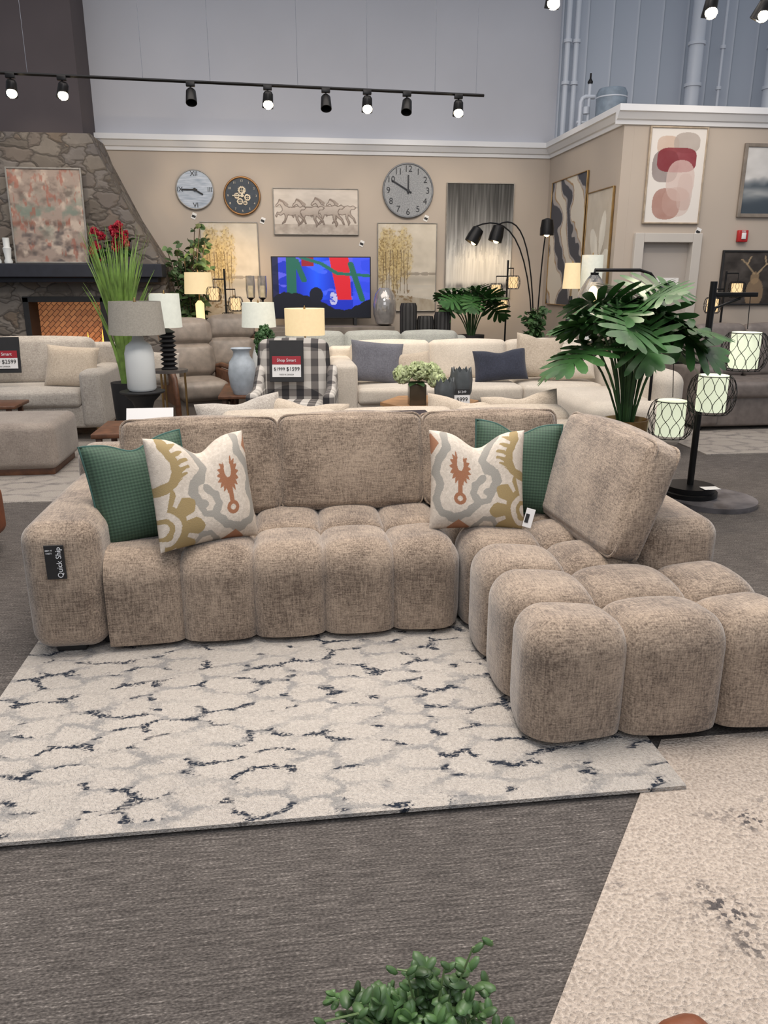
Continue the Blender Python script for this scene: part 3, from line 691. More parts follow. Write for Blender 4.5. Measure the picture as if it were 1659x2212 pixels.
def grass(label,loc,h,n,mat,seed,spread=.3,z0=0):
    rs=random.Random(seed);G=[]
    for i in range(n):
        az=rs.uniform(0,2*pi);sp_=rs.uniform(.03,spread);hh=h*rs.uniform(.6,1.0);w=rs.uniform(.011,.018)
        V=[];F=[];d=Vector((math.cos(az),math.sin(az),0));e=Vector((1,0,0)) if rs.random()<.6 else Vector((-d.y,d.x,0))
        for k in range(7):
            q=k/6;c=d*(.03+sp_*q**1.6)+Vector((0,0,z0+hh*(q-.12*sp_*q**3*3)));ww=w*(1-q**2)+.0008
            V+=[tuple(c-e*ww),tuple(c+e*ww)]
        for k in range(6):F.append((2*k,2*k+1,2*k+3,2*k+2))
        G.append((V,F))
    t=thing("potted_grass",label,"plant",loc)
    part(t,"foliage",join(*G),mat,True,recalc=False);part(t,"pot",lathe([(.001,0),(.11,0),(.14,z0+.02),(.12,z0+.02),(.001,z0)],24),blackm)
grass("tall artificial green onion grass in black pot",(-1.45,7.25,.01),1.5,95,lgreen,3,.36,.6)
def leafytree(name,label,loc,h,sprd,n,lsz,mat,seed,z0,potr=.15):
    rs=random.Random(seed);t=thing(name,label,"plant",loc);G=[];B=[]
    for i in range(n):
        az=rs.uniform(0,2*pi);r_=sprd*rs.uniform(.1,1);hh=h*rs.uniform(.45,1);d=Vector((math.cos(az)*r_,math.sin(az)*r_,0))
        P=[Vector((0,0,z0-.1))*(1-k)**2+ (d*.25+Vector((0,0,z0+hh*.55)))*2*k*(1-k)+(d+Vector((0,0,z0+hh)))*k*k for k in [j/8 for j in range(9)]]
        B.append(tube(P,.005,5))
        for k in range(2,9):
            for s_ in range(4):
                a=rs.uniform(0,2*pi);G.append(xf(leafpoly(lsz*rs.uniform(.7,1.2),lsz*.65),tuple(P[k]+Vector((rs.uniform(-.03,.03),rs.uniform(-.03,.03),rs.uniform(-.05,.05)))),(rs.uniform(-1.2,1.2),rs.uniform(-.8,.8),a)))
    part(t,"foliage",join(*G),mat,True,recalc=False);part(t,"branch",join(*B),M("bark",C(80,64,48)));part(t,"pot",lathe([(.001,0),(potr*.8,0),(potr,z0),(potr*.9,z0),(.001,z0-.03)],24),greyw)
    return t
leafytree("potted_tree","tall bushy eucalyptus style potted tree beside fireplace",(-1.22,10.72,0),1.72,.30,40,.10,M("tree_green",C(76,102,60),.6,var=(6,.25)),8,.45)
leafytree("potted_plant","small leafy green potted plant beside lamps",(3.05,9.35,.0),.45,.2,14,.08,green,12,.75,.12)
t=thing("flower_arrangement","red flowers with green stems in vase on mantel","flowers",(-2.08,10.3,1.72))
part(t,"vase",lathe([(.001,0),(.06,0),(.08,.08),(.05,.16),(.001,.15)],20),blackm)
part(t,"blossom",join(*[blob((random.uniform(-.24,.24),random.uniform(-.08,.08),random.uniform(.06,.46)),(.045,.045,.045),26,.025,i+50) for i in range(24)]),M("red_petal",C(160,20,44),.6))
part(t,"foliage",join(*[xf(leafpoly(.14,.07),(random.uniform(-.2,.2),random.uniform(-.08,.0),random.uniform(.02,.38)),(random.uniform(-1,1),random.uniform(-1,.5),random.uniform(0,6))) for i in range(30)]),green,recalc=False)
for x,h in ((-3.46,.42),(-3.33,.3)):
    t=thing("candlestick","cream ceramic candle pillar standing on mantel","candle",(x,10.35,1.72),group="mantel candles"); part(t,"body",lathe([(.001,0),(.045,0),(.05,.03),(.035,.06),(.05,h*.6),(.035,h*.65),(.04,h),(.001,h)],18),wcer)
t=thing("coffee_table","hexagonal light oak drum coffee table","table",(1.3,6.93,0))
part(t,"tabletop",lathe([(.001,.42),(.46,.42),(.46,.45),(.001,.45)],6),ltwood,False);part(t,"body",lathe([(.38,0),(.44,.42)],6),ltwood,False)
t=thing("flower_vase","green and white hydrangeas in square glass vase","flowers",(1.15,6.75,.45))
part(t,"vase",rbox((0,0,.09),(.15,.13,.19),.01),M("smoky_glass",C(90,80,66),.2,0,trans=.5))
hc=M("hydrangea",C(188,198,150),.7,var=(22,.25))
part(t,"blossom",join(*[blob(c,(.085,.085,.075),200,.022,60+i) for i,c in enumerate(((-.13,0,.27),(.0,-.04,.31),(.12,0,.29),(.04,.08,.29),(.17,-.05,.23)))]),hc)
part(t,"foliage",join(*[xf(leafpoly(.13,.08),(0,0,.2),(0,-.1,a)) for a in(0,1,2,3,4,5)]),green,recalc=False)
for x,y,h,r in ((1.38,6.64,.23,.085),(1.56,6.8,.3,.095)):
    t=thing("tulip_vase","dark grey ceramic vase with scalloped petal rim","vase",(x,y,.45),group="scalloped vases")
    V,F=lathe([(.001,0),(r*.6,0),(r,h*.35),(r*1.05,h*.7),(r*.9,h),(r*.8,h),(r*.9,h*.6),(.001,.03)],32,rib=(6,.07))
    V=[(v[0],v[1],v[2]+(.022*math.cos(8*math.atan2(v[1],v[0])) if v[2]>h*.9 else 0)) for v in V]; part(t,"body",(V,F),M("grey_ceramic",C(84,88,90),.6))
t=thing("price_tag","small standing white price card reading $999","tag",(1.53,6.6,.45),(-.15,0,0)); part(t,"tag_card",bx(-.07,.07,0,.004,0,.15,.001),paper,False);part(t,"tag_strip",bx(-.07,.07,-.002,0,.10,.15,.0005),blackm,False)
txts(t,"lettering",[("$999",.05,(0,-.003,.06),(pi/2,0,0))],blackm);txts(t,"strip_lettering",[("$1249",.03,(0,-.004,.125),(pi/2,0,0))],white)
t=thing("end_table","small walnut end table behind tufted sectional","table",(-.98,5.15,0)); part(t,"tabletop",bx(-.25,.25,-.25,.25,.56,.59),wood)
for x in(-.21,.21):
    for y in(-.21,.21): part(t,"leg",bx(x-.018,x+.018,y-.018,y+.018,0,.56),wood)
t=thing("sign_holder","white paper sign standing tilted on end table","sign",(-.9,5.1,.595),(-.5,0,0)); part(t,"paper",bx(-.15,.15,0,.005,0,.13,.001),paper,False);part(t,"stand",bx(-.05,.05,.005,.05,0,.02),blackm)
t=thing("glass_vase","large clear glass floor vase on credenza","vase",(1.36,10.7,.93)); part(t,"body",lathe([(.05,0),(.12,.03),(.155,.15),(.16,.28),(.13,.42),(.07,.5),(.062,.5),(.12,.41),(.15,.28),(.145,.15),(.11,.04),(.05,.01)],32),M("mirror_glass",C(205,200,196),.08,.3,trans=.5))
for x,h in ((1.56,1.25),(1.78,1.09),(2.0,1.14)):
    t=thing("ribbed_vase","tall matte black ribbed cylinder floor vase","vase",(x,9.88,0),group="black ribbed vases"); part(t,"body",lathe([(.001,0),(.085,0),(.1,.1),(.105,h-.05),(.09,h),(.075,h),(.08,h-.1),(.001,h-.3)],48,rib=(16,.05)),blackm)
# ================================================================= TV
def tvp(U,V,a):
    A=full(U,(18,36,150)); n=vn(U,V,4,5,5); A=mx(A,(110,100,205),(n>.52)*(V>.3)*.55)
    A=mx(A,(24,84,225),np.clip(1-abs(U-.45)*5,0,1)*.7*(V>.3)); A=mx(A,(40,60,190),(U>.82)*.8)
    A=mx(A,(170,22,34),((U>.58+.12*(1-V))&(U<.82-.04*V)&(V>.3)).astype(float)); A=mx(A,(120,20,30),((U>.3)&(U<.42)&(V>.86)).astype(float))
    A=mx(A,(24,84,72),(pdist(U,V,[(.3,1),(.5,.9),(.66,.74),(1,.7)])<.025).astype(float))
    A=mx(A,(24,78,64),(((U>.14)&(U<.24)&(V>.3))|(pdist(U,V,[(.24,.95),(.32,.62)])<.03)|(pdist(U,V,[(.8,.9),(.92,.3)])<.03)).astype(float))
    A=mx(A,(10,12,22),((V<.24+.14*np.sin(U*6+.4)+.1*vn(U,V,9,4,3))).astype(float)); A=mx(A,(10,12,24),(U<.06).astype(float)*.8)
    A=mx(A,(12,14,26),(((U-.44)/.07)**2+((V-.38)/.13)**2<1).astype(float))
    A=mx(A,(150,150,180),(((U-.62)/.04)**2+((V-.32)/.12)**2<1).astype(float)*(vn(U,V,20,20,9)>.45))
    return A
t=thing("television","flat screen television on feet showing blue and red scene","television",(.52,10.93,.931))
part(t,"bezel",bx(-.675,.675,-.04,.0,.09,.905,.006),blackm,False)
for s_ in(-1,1): part(t,"foot",bx(s_*.45-.02,s_*.45+.02,-.1,.08,0,.1,.004),blackm,False)
canvas(t,"screen",1.32,.785,tvp,PAINT("tv_screen",1.0,.3),160,(0,-.042,.105))
# ================================================================= ART
def trees(U,V,a):
    A=full(U,(200,190,174)); A=A+(vn(U,V,5,8,1)[...,None]-.5)*30
    A=mx(A,(166,158,146),np.exp(-((V-.36)/.05)**2)*.8)
    A=mx(A,(184,178,168),(V<.3)*vn(U,V,3,16,2)); A=mx(A,(144,130,108),(V<.22-.1*U)*vn(U,V,8,8,6))
    A=mx(A,(124,114,102),((abs(V-.43)<.03*vn(U,V,24,2,9))&(U>.4)).astype(float)*.6)
    for cx,w,top in((.17,.17,.96),(.43,.16,.94),(.3,.1,.8),(.06,.1,.84)):
        d=((U-cx)/w)**2+((V-(top-.29))/.29)**2;m=np.clip(1.5-d-1.3*(vn(U,V,26,34,int(cx*100))-.4),0,1)
        A=mx(A,(168,144,92),m*(.3+.6*vn(U,V,30,36,int(cx*90)))); A=mx(A,(128,106,66),(m>.4)*(vn(U,V,44,56,4)>.58)*.55);A=mx(A,(206,186,136),(m>.3)*(vn(U,V,44,56,14)>.6)*.7)
    for x in(.08,.14,.2,.26,.33,.39,.45,.51):
        A=mx(A,(96,78,54),((abs(U-x-.01*np.sin(V*9+x*40))<.006)&(V>.2)&(V<.7)).astype(float)*.8)
    A=mx(A,(110,84,52),((V<.24)&(V>.1)&(U<.6)&(vn(U,V,20,30,7)>.52)).astype(float)*.6)
    return A
hp=[(.0,.66),(.03,.72),(.08,.76),(.12,.86),(.16,.84),(.22,.80),(.3,.68),(.42,.62),(.6,.62),(.72,.66),(.8,.62),(.9,.66),(1.0,.6),(.93,.54),(.84,.54),(.8,.46),(.84,.36),(.94,.26),(1.0,.1),(.96,.1),(.9,.22),(.8,.3),(.74,.36),(.72,.26),(.8,.12),(.74,.02),(.72,.12),(.66,.24),(.64,.38),(.52,.36),(.4,.38),(.36,.28),(.3,.14),(.2,.08),(.2,.12),(.28,.2),(.3,.34),(.26,.42),(.16,.36),(.06,.4),(.02,.3),(-.02,.34),(.04,.46),(.16,.46),(.22,.52),(.2,.62),(.14,.7),(.08,.68),(.03,.63)]
def horses(U,V,a):
    A=full(U,(202,192,182)); A=A+(vn(U,V,6,10,3)[...,None]-.5)*30
    A=mx(A,(150,138,128),(V<.22)*vn(U,V,14,8,6)); A=mx(A,(160,150,140),np.exp(-((V-.6)/.015)**2)*.5)
    for i,(ox,oy,s_) in enumerate(((.62,.18,.36),(.44,.14,.40),(.22,.14,.38),(.02,.16,.36))):
        X=(U-ox)/s_;Y=(V-oy)/(s_*1.95)+.015*(vn(U,V,30,20,i)-.5)
        m=inpoly(X,Y,hp); d=pdist(X,Y,hp,True)
        A=mx(A,(190,178,168),m.astype(float)*.95);A=mx(A,(124,110,100),m*np.clip((.58-Y)*2.2,0,1)*.7*(.5+vn(U,V,20,20,5)));A=mx(A,(104,90,82),(d<.013).astype(float)*.75)
        A=mx(A,(130,114,104),(pdist(X,Y,[(.14,.84),(.24,.8),(.38,.7)])<.04).astype(float)*.6)
    return A
def greyart(U,V,a):
    g=np.interp(V,[0,.1,.35,.6,.85,1],[130,196,190,126,76,60]); A=np.stack([g,g*.985,g*.96],-1)
    st=vn(U,V,60,3,4,2)[...,None]; A=A+(st-.5)*90*np.interp(V,[0,.3,.6,1],[.2,.4,1,.8])[...,None]
    A=mx(A,(60,60,64),np.exp(-((V-.1)/.03)**2)*vn(U,V,20,8,5)*.9); A=mx(A,(222,218,210),np.exp(-((V-.38)/.12)**2)*(vn(U,V,40,6,8)>.5)*.6)
    return A
def mantelart(U,V,a):
    A=full(U,(160,142,130));n=vn(U,V,5,9,11,4);n2=vn(U,V,7,9,21,4);n3=vn(U,V,5,8,31,4)
    A=mx(A,(104,90,82),np.clip((n-.5)*4,0,1)*.8);A=mx(A,(196,178,162),np.clip((n2-.52)*5,0,1)*.9);A=mx(A,(118,130,118),np.clip((n3-.45)*5,0,1)*np.exp(-((V-.5)/.2)**2)*.9)
    A=mx(A,(156,96,80),np.clip((vn(U,V,18,10,41)-.6)*8,0,1)*.7);A=mx(A,(74,68,68),np.clip((vn(U,V,7,12,51)-.55)*5,0,1)*(V<.45)*.7)
    A=mx(A,(132,74,58),np.exp(-((V-.42)/.03)**2)*(vn(U,V,16,3,61)>.5)*.6)
    return A
def abst(U,V,a):
    A=full(U,(216,210,204));n=vn(U,V,5,7,2)
    def sh(cx,cy,rx,ry,p,col,k=.9):
        nonlocal A
        m=(abs((U-cx)/rx)**p+abs((V-cy)/ry)**p)<1; A=mx(A,np.array(col),m*k*(.85+.3*(n-.5)))
    sh(.32,.82,.2,.1,3,(190,164,146));sh(.66,.85,.24,.11,2.5,(164,152,144));sh(.3,.6,.24,.17,3,(126,114,112))
    sh(.5,.67,.36,.13,3.5,(118,28,38),.97);sh(.38,.2,.26,.17,2.6,(150,104,92));sh(.7,.33,.14,.2,3,(190,170,162))
    sh(.6,.45,.26,.22,2.4,(200,178,170),.9);sh(.56,.22,.26,.16,2.4,(184,154,144),.5)
    return A
def marble(U,V,a):
    w=np.sin((U*3+V*2.2+1.8*vn(U,V,2,3,3))*4.2);A=full(U,(168,162,160));A=mx(A,(216,208,194),(w>.2)*.9);A=mx(A,(60,62,72),(w<-.45)*.9)
    A=mx(A,(160,128,88),(abs(w-.2)<.1)*.9);return A
def wflower(U,V,a):
    r=np.hypot(U-.6,V-.35);an=np.arctan2(V-.35,U-.6);A=full(U,(190,180,166));m=r<.34+.14*np.cos(an*5);A=mx(A,(220,214,202),m);A=mx(A,(150,138,122),m*(np.cos(an*5)<-.6)*.6);A=mx(A,(170,140,80),(r<.07).astype(float));return A+ (vn(U,V,5,5,6)[...,None]-.5)*30
def land(U,V,a):
    A=full(U,(194,192,190));A=A+(vn(U,V,5,5,6)[...,None]-.5)*40;A=mx(A,(56,66,76),np.clip((.55-V+.15*(vn(U,V,7,3,3)-.5))*8,0,1));A=mx(A,(184,184,182),np.exp(-((V-.3)/.1)**2)*vn(U,V,3,9,9));return A
def deer(U,V,a):
    A=full(U,(52,46,42));A=A+(vn(U,V,9,7,6)[...,None]-.5)*60
    A=mx(A,(140,116,88),(((U-.34)/.09)**2+((V-.2)/.3)**2<1).astype(float)*.8);A=mx(A,(146,122,92),(((U-.33)/.045)**2+((V-.5)/.12)**2<1).astype(float)*.8)
    for P in([(.32,.58),(.24,.76),(.27,.92)],[(.24,.76),(.18,.86)],[(.35,.58),(.43,.76),(.41,.92)],[(.43,.76),(.5,.86)]):A=mx(A,(176,152,118),(pdist(U,V,P)<.008).astype(float)*.8)
    A=mx(A,(206,202,196),((U>.6)&(vn(U,V,9,9,8)>.55))*.6);return A
picture("horizontal painting of running horses in beige tones",.485,2.13,1.17,.6,11.295,horses,silver,nx=260)
picture("painting of golden trees beside misty lake",-.71,1.02,.78,1.27,11.295,trees,silver,nx=150)
picture("painting of golden trees beside misty lake",1.755,1.10,.85,1.2,11.295,trees,silver,nx=150)
picture("tall grey and white abstract landscape painting",2.79,1.28,.97,1.55,11.295,greyart,silver,nx=140)
picture("abstract multicolour painting in silver frame leaning on mantel",-2.82,1.725,.88,1.1,10.4,mantelart,silver,nx=140,bw=.02,rx=-.04)
picture("abstract painting of stacked burgundy, grey and blush shapes",4.415,2.14,.68,1.01,8.845,abst,M("champagne_frame",C(176,160,140),.4,.3),nx=130,bw=.018)
picture("misty dark lake landscape in wooden frame",5.85,2.22,1.28,.78,8.845,land,greyw,bw=.04)
picture("painting of deer with antlers in dark forest",5.75,1.24,1.3,.62,8.845,deer,blackm,bw=.02)
picture("flowing marble swirl abstract in grey and gold",0,0,1.3,1.62,0,marble,brass,nx=130,rz=-pi/2,loc=(3.775,10.42,1.2))
picture("cream floral close-up painting in gold frame",0,0,.78,1.25,0,wflower,brass,nx=90,rz=-pi/2,loc=(3.775,9.33,1.3))
# ================================================================= CLOCKS
def clock(label,x,z,r,face,rim,hands,num,numc,ns,rimw=.02):
    t=thing("wall_clock",label,"clock",(x,11.3,z))
    part(t,"clock_face",xf(lathe([(r,0),(r,.03),(.001,.03)],64),(0,0,0),(pi/2,0,0)),face)
    P=[(r*math.cos(2*pi*i/64),-.03,r*math.sin(2*pi*i/64)) for i in range(64)];part(t,"rim",tube(P,rimw,8,True),rim)
    for i,s_ in enumerate(num):
        if not s_: continue
        a=pi/2-2*pi*(i+1)/12;k=r*.8; txts(t,"numeral",[(s_,ns,(k*math.cos(a),-.034,k*math.sin(a)),(pi/2,0,0))],numc)
    for a,l in hands:
        a=math.radians(90-a);part(t,"clock_hand",xf(bx(-l*.2,l,-.006,.006,-.008,.008,.002),(0,-.045,0),(0,-a,0)),numc)
    part(t,"pin",xf(lathe([(.02,0),(.02,.02)],16),(0,-.035,0),(pi/2,0,0)),numc)
    return t
cf,nt,b=base("planked_clock_face")
nt.links.new(ramp(nt,noise(nt,coords(nt,(6,1,60)),1,3),[(.3,C(138,150,166)),(.7,C(190,197,208))]),b.inputs["Base Color"])
clock("pale blue plank wall clock with black roman numerals",-1.13,2.69,.245,cf,silver,[(270,.17),(120,.12)],["","","III","","","VI","","","IX","","","XII"],blackm,.085,rimw=.008)
t=clock("navy wall clock with bronze rim and exposed gears",-.51,2.62,.235,M("navy_face",C(44,54,66),.5),M("bronze_rim",C(150,112,74),.4,.7),[(270,.13),(20,.1)],[str(i) for i in range(1,13)],M("cream_num",C(206,196,176)),.04,rimw=.014)
def gear(cx,cz,r,n=14):
    pts=[]
    for i in range(n*4):
        a=2*pi*i/(n*4);q=r*(1.0 if (i%4)<2 else .82);pts.append((cx+q*math.cos(a),cz+q*math.sin(a)))
    inn=[(cx+r*.55*math.cos(2*pi*i/(n*4)),cz+r*.55*math.sin(2*pi*i/(n*4))) for i in range(n*4)]
    N=n*4;V=[(x,-.04,z) for x,z in pts]+[(x,-.04,z) for x,z in inn];F=[(i,(i+1)%N,N+(i+1)%N,N+i) for i in range(N)]
    return join((V,F),bx(cx-r*.6,cx+r*.6,-.041,-.038,cz-r*.06,cz+r*.06,.0005),bx(cx-r*.06,cx+r*.06,-.041,-.038,cz-r*.6,cz+r*.6,.0005))
for gx,gz,gr_ in((0,.07,.055),(-.07,-.0,.04),(.07,-.02,.045),(-.03,-.07,.045),(.04,-.09,.03)): part(t,"gear",gear(gx,gz,gr_),M("gear_cream",C(214,200,176),.5,.2),False,recalc=False)
cg,nt,b=base("grey_patterned_face");nt.links.new(ramp(nt,noise(nt,coords(nt),70,3),[(.35,C(126,128,132)),(.65,C(154,156,158))]),b.inputs["Base Color"])
clock("large grey wall clock with dark arabic numerals",1.76,2.715,.345,cg,M("grey_rim",C(120,122,126),.5,.3),[(300,.26),(0,.2)],[str(i) for i in range(1,13)],M("dark_num",C(44,46,52)),.115,rimw=.012)
for x,z in((-1.16,2.38),(-.24,2.33),(2.03,2.38),(1.12,2.04),(4.78,2.08)):
    t=thing("price_tag","small white and black price tag hanging on wall","tag",(x,11.297 if x<3 else 8.848,z),(0,.4,0),group="wall price tags");part(t,"tag_card",bx(-.03,.03,-.003,.0,-.06,.02,.0005),paper,False);part(t,"tag_strip",bx(-.025,.025,-.005,-.003,-.04,-.01,.0004),blackm,False)
# ================================================================= FLOOR LAMPS
t=thing("floor_lamp","black three arm arc floor lamp with dome shades","lamp",(3.2,9.75,0))
part(t,"base",lathe([(.001,0),(.2,0),(.2,.03),(.001,.04)],32),black)
for (sx,sz,tilt) in ((-.85,2.12,.5),(-.57,2.14,.25),(.07,2.22,0)):
    P=[];e=Vector((sx,0,sz+.03));c0=Vector((0,0,0));mid=Vector((sx*.05,0,2.0)) ; m2_=Vector((sx*.45,0,2.35)) if sx<0 else Vector((.06,0,2.0))
    for k in range(15):
        q=k/14;P.append(c0*(1-q)**3+mid*3*q*(1-q)**2+m2_*3*q*q*(1-q)+e*q**3)
    part(t,"arm",tube(P,.009,6),black)
    part(t,"lamp_shade",xf(lathe([(.02,.12),(.07,.1),(.085,.0),(.085,-.08),(.08,-.08),(.08,0),(.06,.09),(.001,.11)],24),(sx,0,sz-.08),(0,tilt,0)),black)
    part(t,"bulb",ell((sx,0,sz-.14),(.04,.04,.04)),bulb)
def cage(c,r,h,n=14):
    G=[]
    for i in range(n):
        a0=2*pi*i/n
        for sg in(-1,1):
            P=[]
            for k in range(11):
                q=k/10;a=a0+sg*.22*math.sin(2*pi*q);rr_=r*(.72+.28*math.sin(pi*q)**.6);P.append((c[0]+rr_*math.cos(a),c[1]+rr_*math.sin(a),c[2]-h/2+h*q))
            G.append(tube(P,.0022,4))
    for q in(-1,1):
        G.append(tube([(c[0]+r*.72*math.cos(2*pi*k/24),c[1]+r*.72*math.sin(2*pi*k/24),c[2]+q*h/2) for k in range(24)],.003,5,True))
    return join(*G)
lsh=emi("frosted_lantern",C(232,238,206),.75,C(194,198,176))
t=thing("plinth","round marble plinth top under floor lamp","plinth",(2.97,4.9,0));part(t,"slab",lathe([(.001,.0),(.3,.0),(.3,.035),(.001,.035)],40),M("marble_grey",C(110,106,108),.15,var=(5,.3)))
t=thing("floor_lamp","black metal floor lamp with three caged lantern shades","lamp",(2.85,5.0,.036))
part(t,"base",lathe([(.001,0),(.19,0),(.19,.03),(.17,.035),(.17,.07),(.001,.075)],40),black)
part(t,"pole",tube([(0,0,.05),(0,0,1.47)],.023,10),black)
part(t,"arm",join(bx(-.0,.32,-.014,.014,1.37,1.40),tube([(0,0,1.2),(.03,0,1.3),(.2,0,1.36)],.009),bx(-.24,.0,-.01,.01,.93,.95),bx(-.04,.06,-.01,.01,1.05,1.07)),black)
for cx,cy,zc,top in((.27,-.02,1.02,1.38),(-.03,-.19,.755,1.05),(-.23,-.05,.57,.94)):
    part(t,"cord",tube([(cx,cy,zc+.14),(cx,cy*.2,top)],.003,5),black)
    part(t,"lamp_shade",lathe([(.001,-.12),(.095,-.12),(.095,.12),(.001,.12)],28,(cx,cy,zc)),lsh,label="glowing pale green cylinder shade")
    part(t,"wire_cage",cage((cx,cy,zc-.01),.155,.25),black)
t=thing("hang_tag","small white paper tag lying on lamp base","tag",(2.93,4.87,.112));part(t,"tag_card",bx(-.06,.06,-.04,.04,.0,.002,.0005),paper,False)
t=thing("floor_lamp","black arc floor lamp with clear glass pendant bulb","lamp",(3.22,6.5,0))
part(t,"base",lathe([(.001,0),(.14,0),(.14,.03),(.001,.04)],32),black)
part(t,"pole",tube([(0,0,0),(0,0,1.35),(-.02,0,1.48),(-.1,0,1.57),(-.2,0,1.6),(-.6,0,1.6),(-.6,0,1.57)],.014,8),black)
part(t,"lamp_shade",lathe([(.035,.12),(.06,.09),(.125,-.02),(.13,-.08),(.10,-.17),(.094,-.17),(.122,-.08),(.118,-.02),(.05,.09)],24,(-.6,0,1.44)),glass)
part(t,"bulb",ell((-.6,0,1.4),(.045,.045,.07)),bulb);part(t,"socket",lathe([(.03,0),(.035,.08)],12,(-.6,0,1.5)),black)
def lantern(loc,label,h,items):
    t=thing("floor_lamp",label,"lamp",loc);part(t,"base",lathe([(.001,0),(.13,0),(.13,.02),(.001,.03)],24),black)
    G=[tube([(0,0,0),(0,0,h)],.012)]
    for x,z in items: G.append(bx(min(0,x),max(0,x),-.008,.008,z+.17,z+.185))
    part(t,"pole",join(*G),black)
    for x,z in items:
        part(t,"lamp_shade",lathe([(.001,-.07),(.06,-.07),(.06,.07),(.001,.07)],20,(x,0,z)),emi("amber_lantern",C(255,214,150),.8,sb));part(t,"wire_cage",cage((x,0,z),.095,.17,9),black)
        part(t,"cord",tube([(x,0,z+.07),(x,0,z+.18)],.004,5),black)
lantern((-.72,10.05,0),"black floor lamp with caged amber lantern shades",1.66,((-.14,1.36),(.12,1.24),(.02,1.05)))
lantern((2.95,10.3,0),"black floor lamp with caged amber lantern shades",1.78,((.08,1.5),(-.15,1.4),(-.05,1.2)))
lantern((4.95,8.45,0),"black floor lamp with linen lantern shades",1.62,((.15,1.42),(-.12,1.25)))
for x,z in((-.42,.86),(-.27,.86)):
    t=thing("candle_holder","tall black candle holder with hurricane glass","candle",(x,10.35,z),group="hurricane candle holders");part(t,"stand",lathe([(.001,0),(.06,0),(.06,.02),(.012,.04),(.012,.42),(.05,.45),(.001,.46)],18),black);part(t,"glass",lathe([(.05,.45),(.06,.55),(.055,.72),(.05,.72),(.052,.55),(.045,.46)],18),glass);part(t,"candle",lathe([(.001,.46),(.028,.46),(.028,.6),(.001,.6)],14),sh_on)
t=thing("side_cabinet","walnut side cabinet holding table lamps","cabinet",(3.32,8.8,0));part(t,"body",bx(-.4,.4,-.22,.22,.1,.75,.006),wood,False)
for s_ in(-1,1): part(t,"door",bx(s_*.2-.18,s_*.2+.18,-.235,-.22,.14,.71,.003),wood,False)
for x in(-.36,.36):
    for y in(-.18,.18): part(t,"leg",bx(x-.02,x+.02,y-.02,y+.02,0,.1),wood)
tlamp("lit table lamp with cream tapered shade",(3.26,8.75,.75),.1,.085,.68,.96,[(.001,0),(.07,0),(.08,.1),(.03,.4),(.02,.6)],blackm,sh_on,9)
tlamp("table lamp with tall white cylinder shade",(3.53,8.85,.75),.12,.12,.6,1.05,[(.001,0),(.08,0),(.1,.15),(.05,.4),(.02,.55)],wcer,sh_w,3)
# ================================================================= TRACK LIGHTS
LIT=[]
def track(label,x0,x1,y,z0,z1,heads,wires,lit):
    t=thing("track_light",label,"lamp",(0,y,0));zz=lambda x:z0+(z1-z0)*(x-x0)/(x1-x0)
    part(t,"rail",tube([(x0,0,z0),(x1,0,z1)],.014,4),black)
    for x in wires: part(t,"wire",tube([(x,0,zz(x)),(x,0,7)],.0018,4),M("steel_wire",C(120,124,134),.4,.5))
    for x,on in zip(heads,lit):
        z=zz(x);a=random.uniform(-.4,.4)
        part(t,"spotlight_head",join(bx(x-.04,x+.04,-.02,.02,z-.04,z),tube([(x,0,z-.04),(x,0,z-.08)],.008,6),xf(lathe([(.03,.07),(.045,.05),(.05,-.03),(.052,-.07),(.046,-.07),(.04,-.03),(.03,.03)],20),(x,0,z-.12),(.35 if on else -.5,a,0))),black)
        if on: part(t,"bulb",ell((x,-.015,z-.165),(.046,.046,.04)),emi("spot_bulb",C(255,236,196),22)); LIT.append((x,y,z-.22))
track("long black ceiling track with adjustable spotlight heads",-2.7,1.98,8.0,3.29,3.22,[-2.35,-1.91,-.78,-.08,.46,.85,1.23,1.73],[-2.2,-1.2,-.6,.2,.85,1.5,1.9],[1,1,0,1,0,1,0,1])
track("black ceiling track with lit spotlight heads above showroom",1.6,5.5,6.0,3.55,3.50,[1.96,3.14,3.54],[2.5,4.5],[1,1,1])
# ================================================================= FOREGROUND
rs=random.Random(5);t=thing("potted_succulent","trailing green succulent with plump leaves in pot","plant",(.2,.98,0))
G=[];St=[]
for i in range(70):
    az=rs.uniform(0,2*pi);r_=rs.uniform(.03,.28);hh=rs.uniform(-.03,.12) if r_<.13 else rs.uniform(-.10,.03)
    tip=Vector((math.cos(az)*r_,math.sin(az)*r_*.6,.24+hh));P=[Vector((math.cos(az)*.03,math.sin(az)*.03,.16))*(1-k)+tip*k+Vector((0,0,.06*math.sin(pi*k))) for k in[j/7 for j in range(8)]]
    St.append(tube(P,.0018,5))
    for k in range(2,8):
        for s_ in range(2):
            d=Vector((rs.uniform(-1,1),rs.uniform(-1,1),rs.uniform(-.2,1))).normalized();q=P[k]+d*.012
            eu=d.to_track_quat('X','Z').to_euler();G.append(xf(ell((0,0,0),(.018,.010,.0055),8,6),tuple(q),tuple(eu),rs.uniform(.6,1.25)))
for x,y,h in((.03,0,.44),(.09,.02,.46),(-.04,.03,.41),(-.14,0,.35)):
    P=[(x*k,y*k,.2+(h-.2)*k) for k in[j/7 for j in range(8)]];P[-1]=(x*1.25,y,h-.03);St.append(tube(P,.002,5))
    for k in range(1,8):G.append(xf(ell((0,0,0),(.014,.007,.005),7,5),(P[k][0]+.009*(-1)**k,P[k][1],P[k][2]),(0,-.7*(-1)**k,0)))
part(t,"foliage",join(*G),M("succulent_green",C(76,106,60),.45,var=(14,.3)));part(t,"stem",join(*St),M("succulent_stem",C(96,116,70)));part(t,"pot",lathe([(.001,0),(.09,0),(.13,.17),(.12,.17),(.001,.15)],28),greyw)
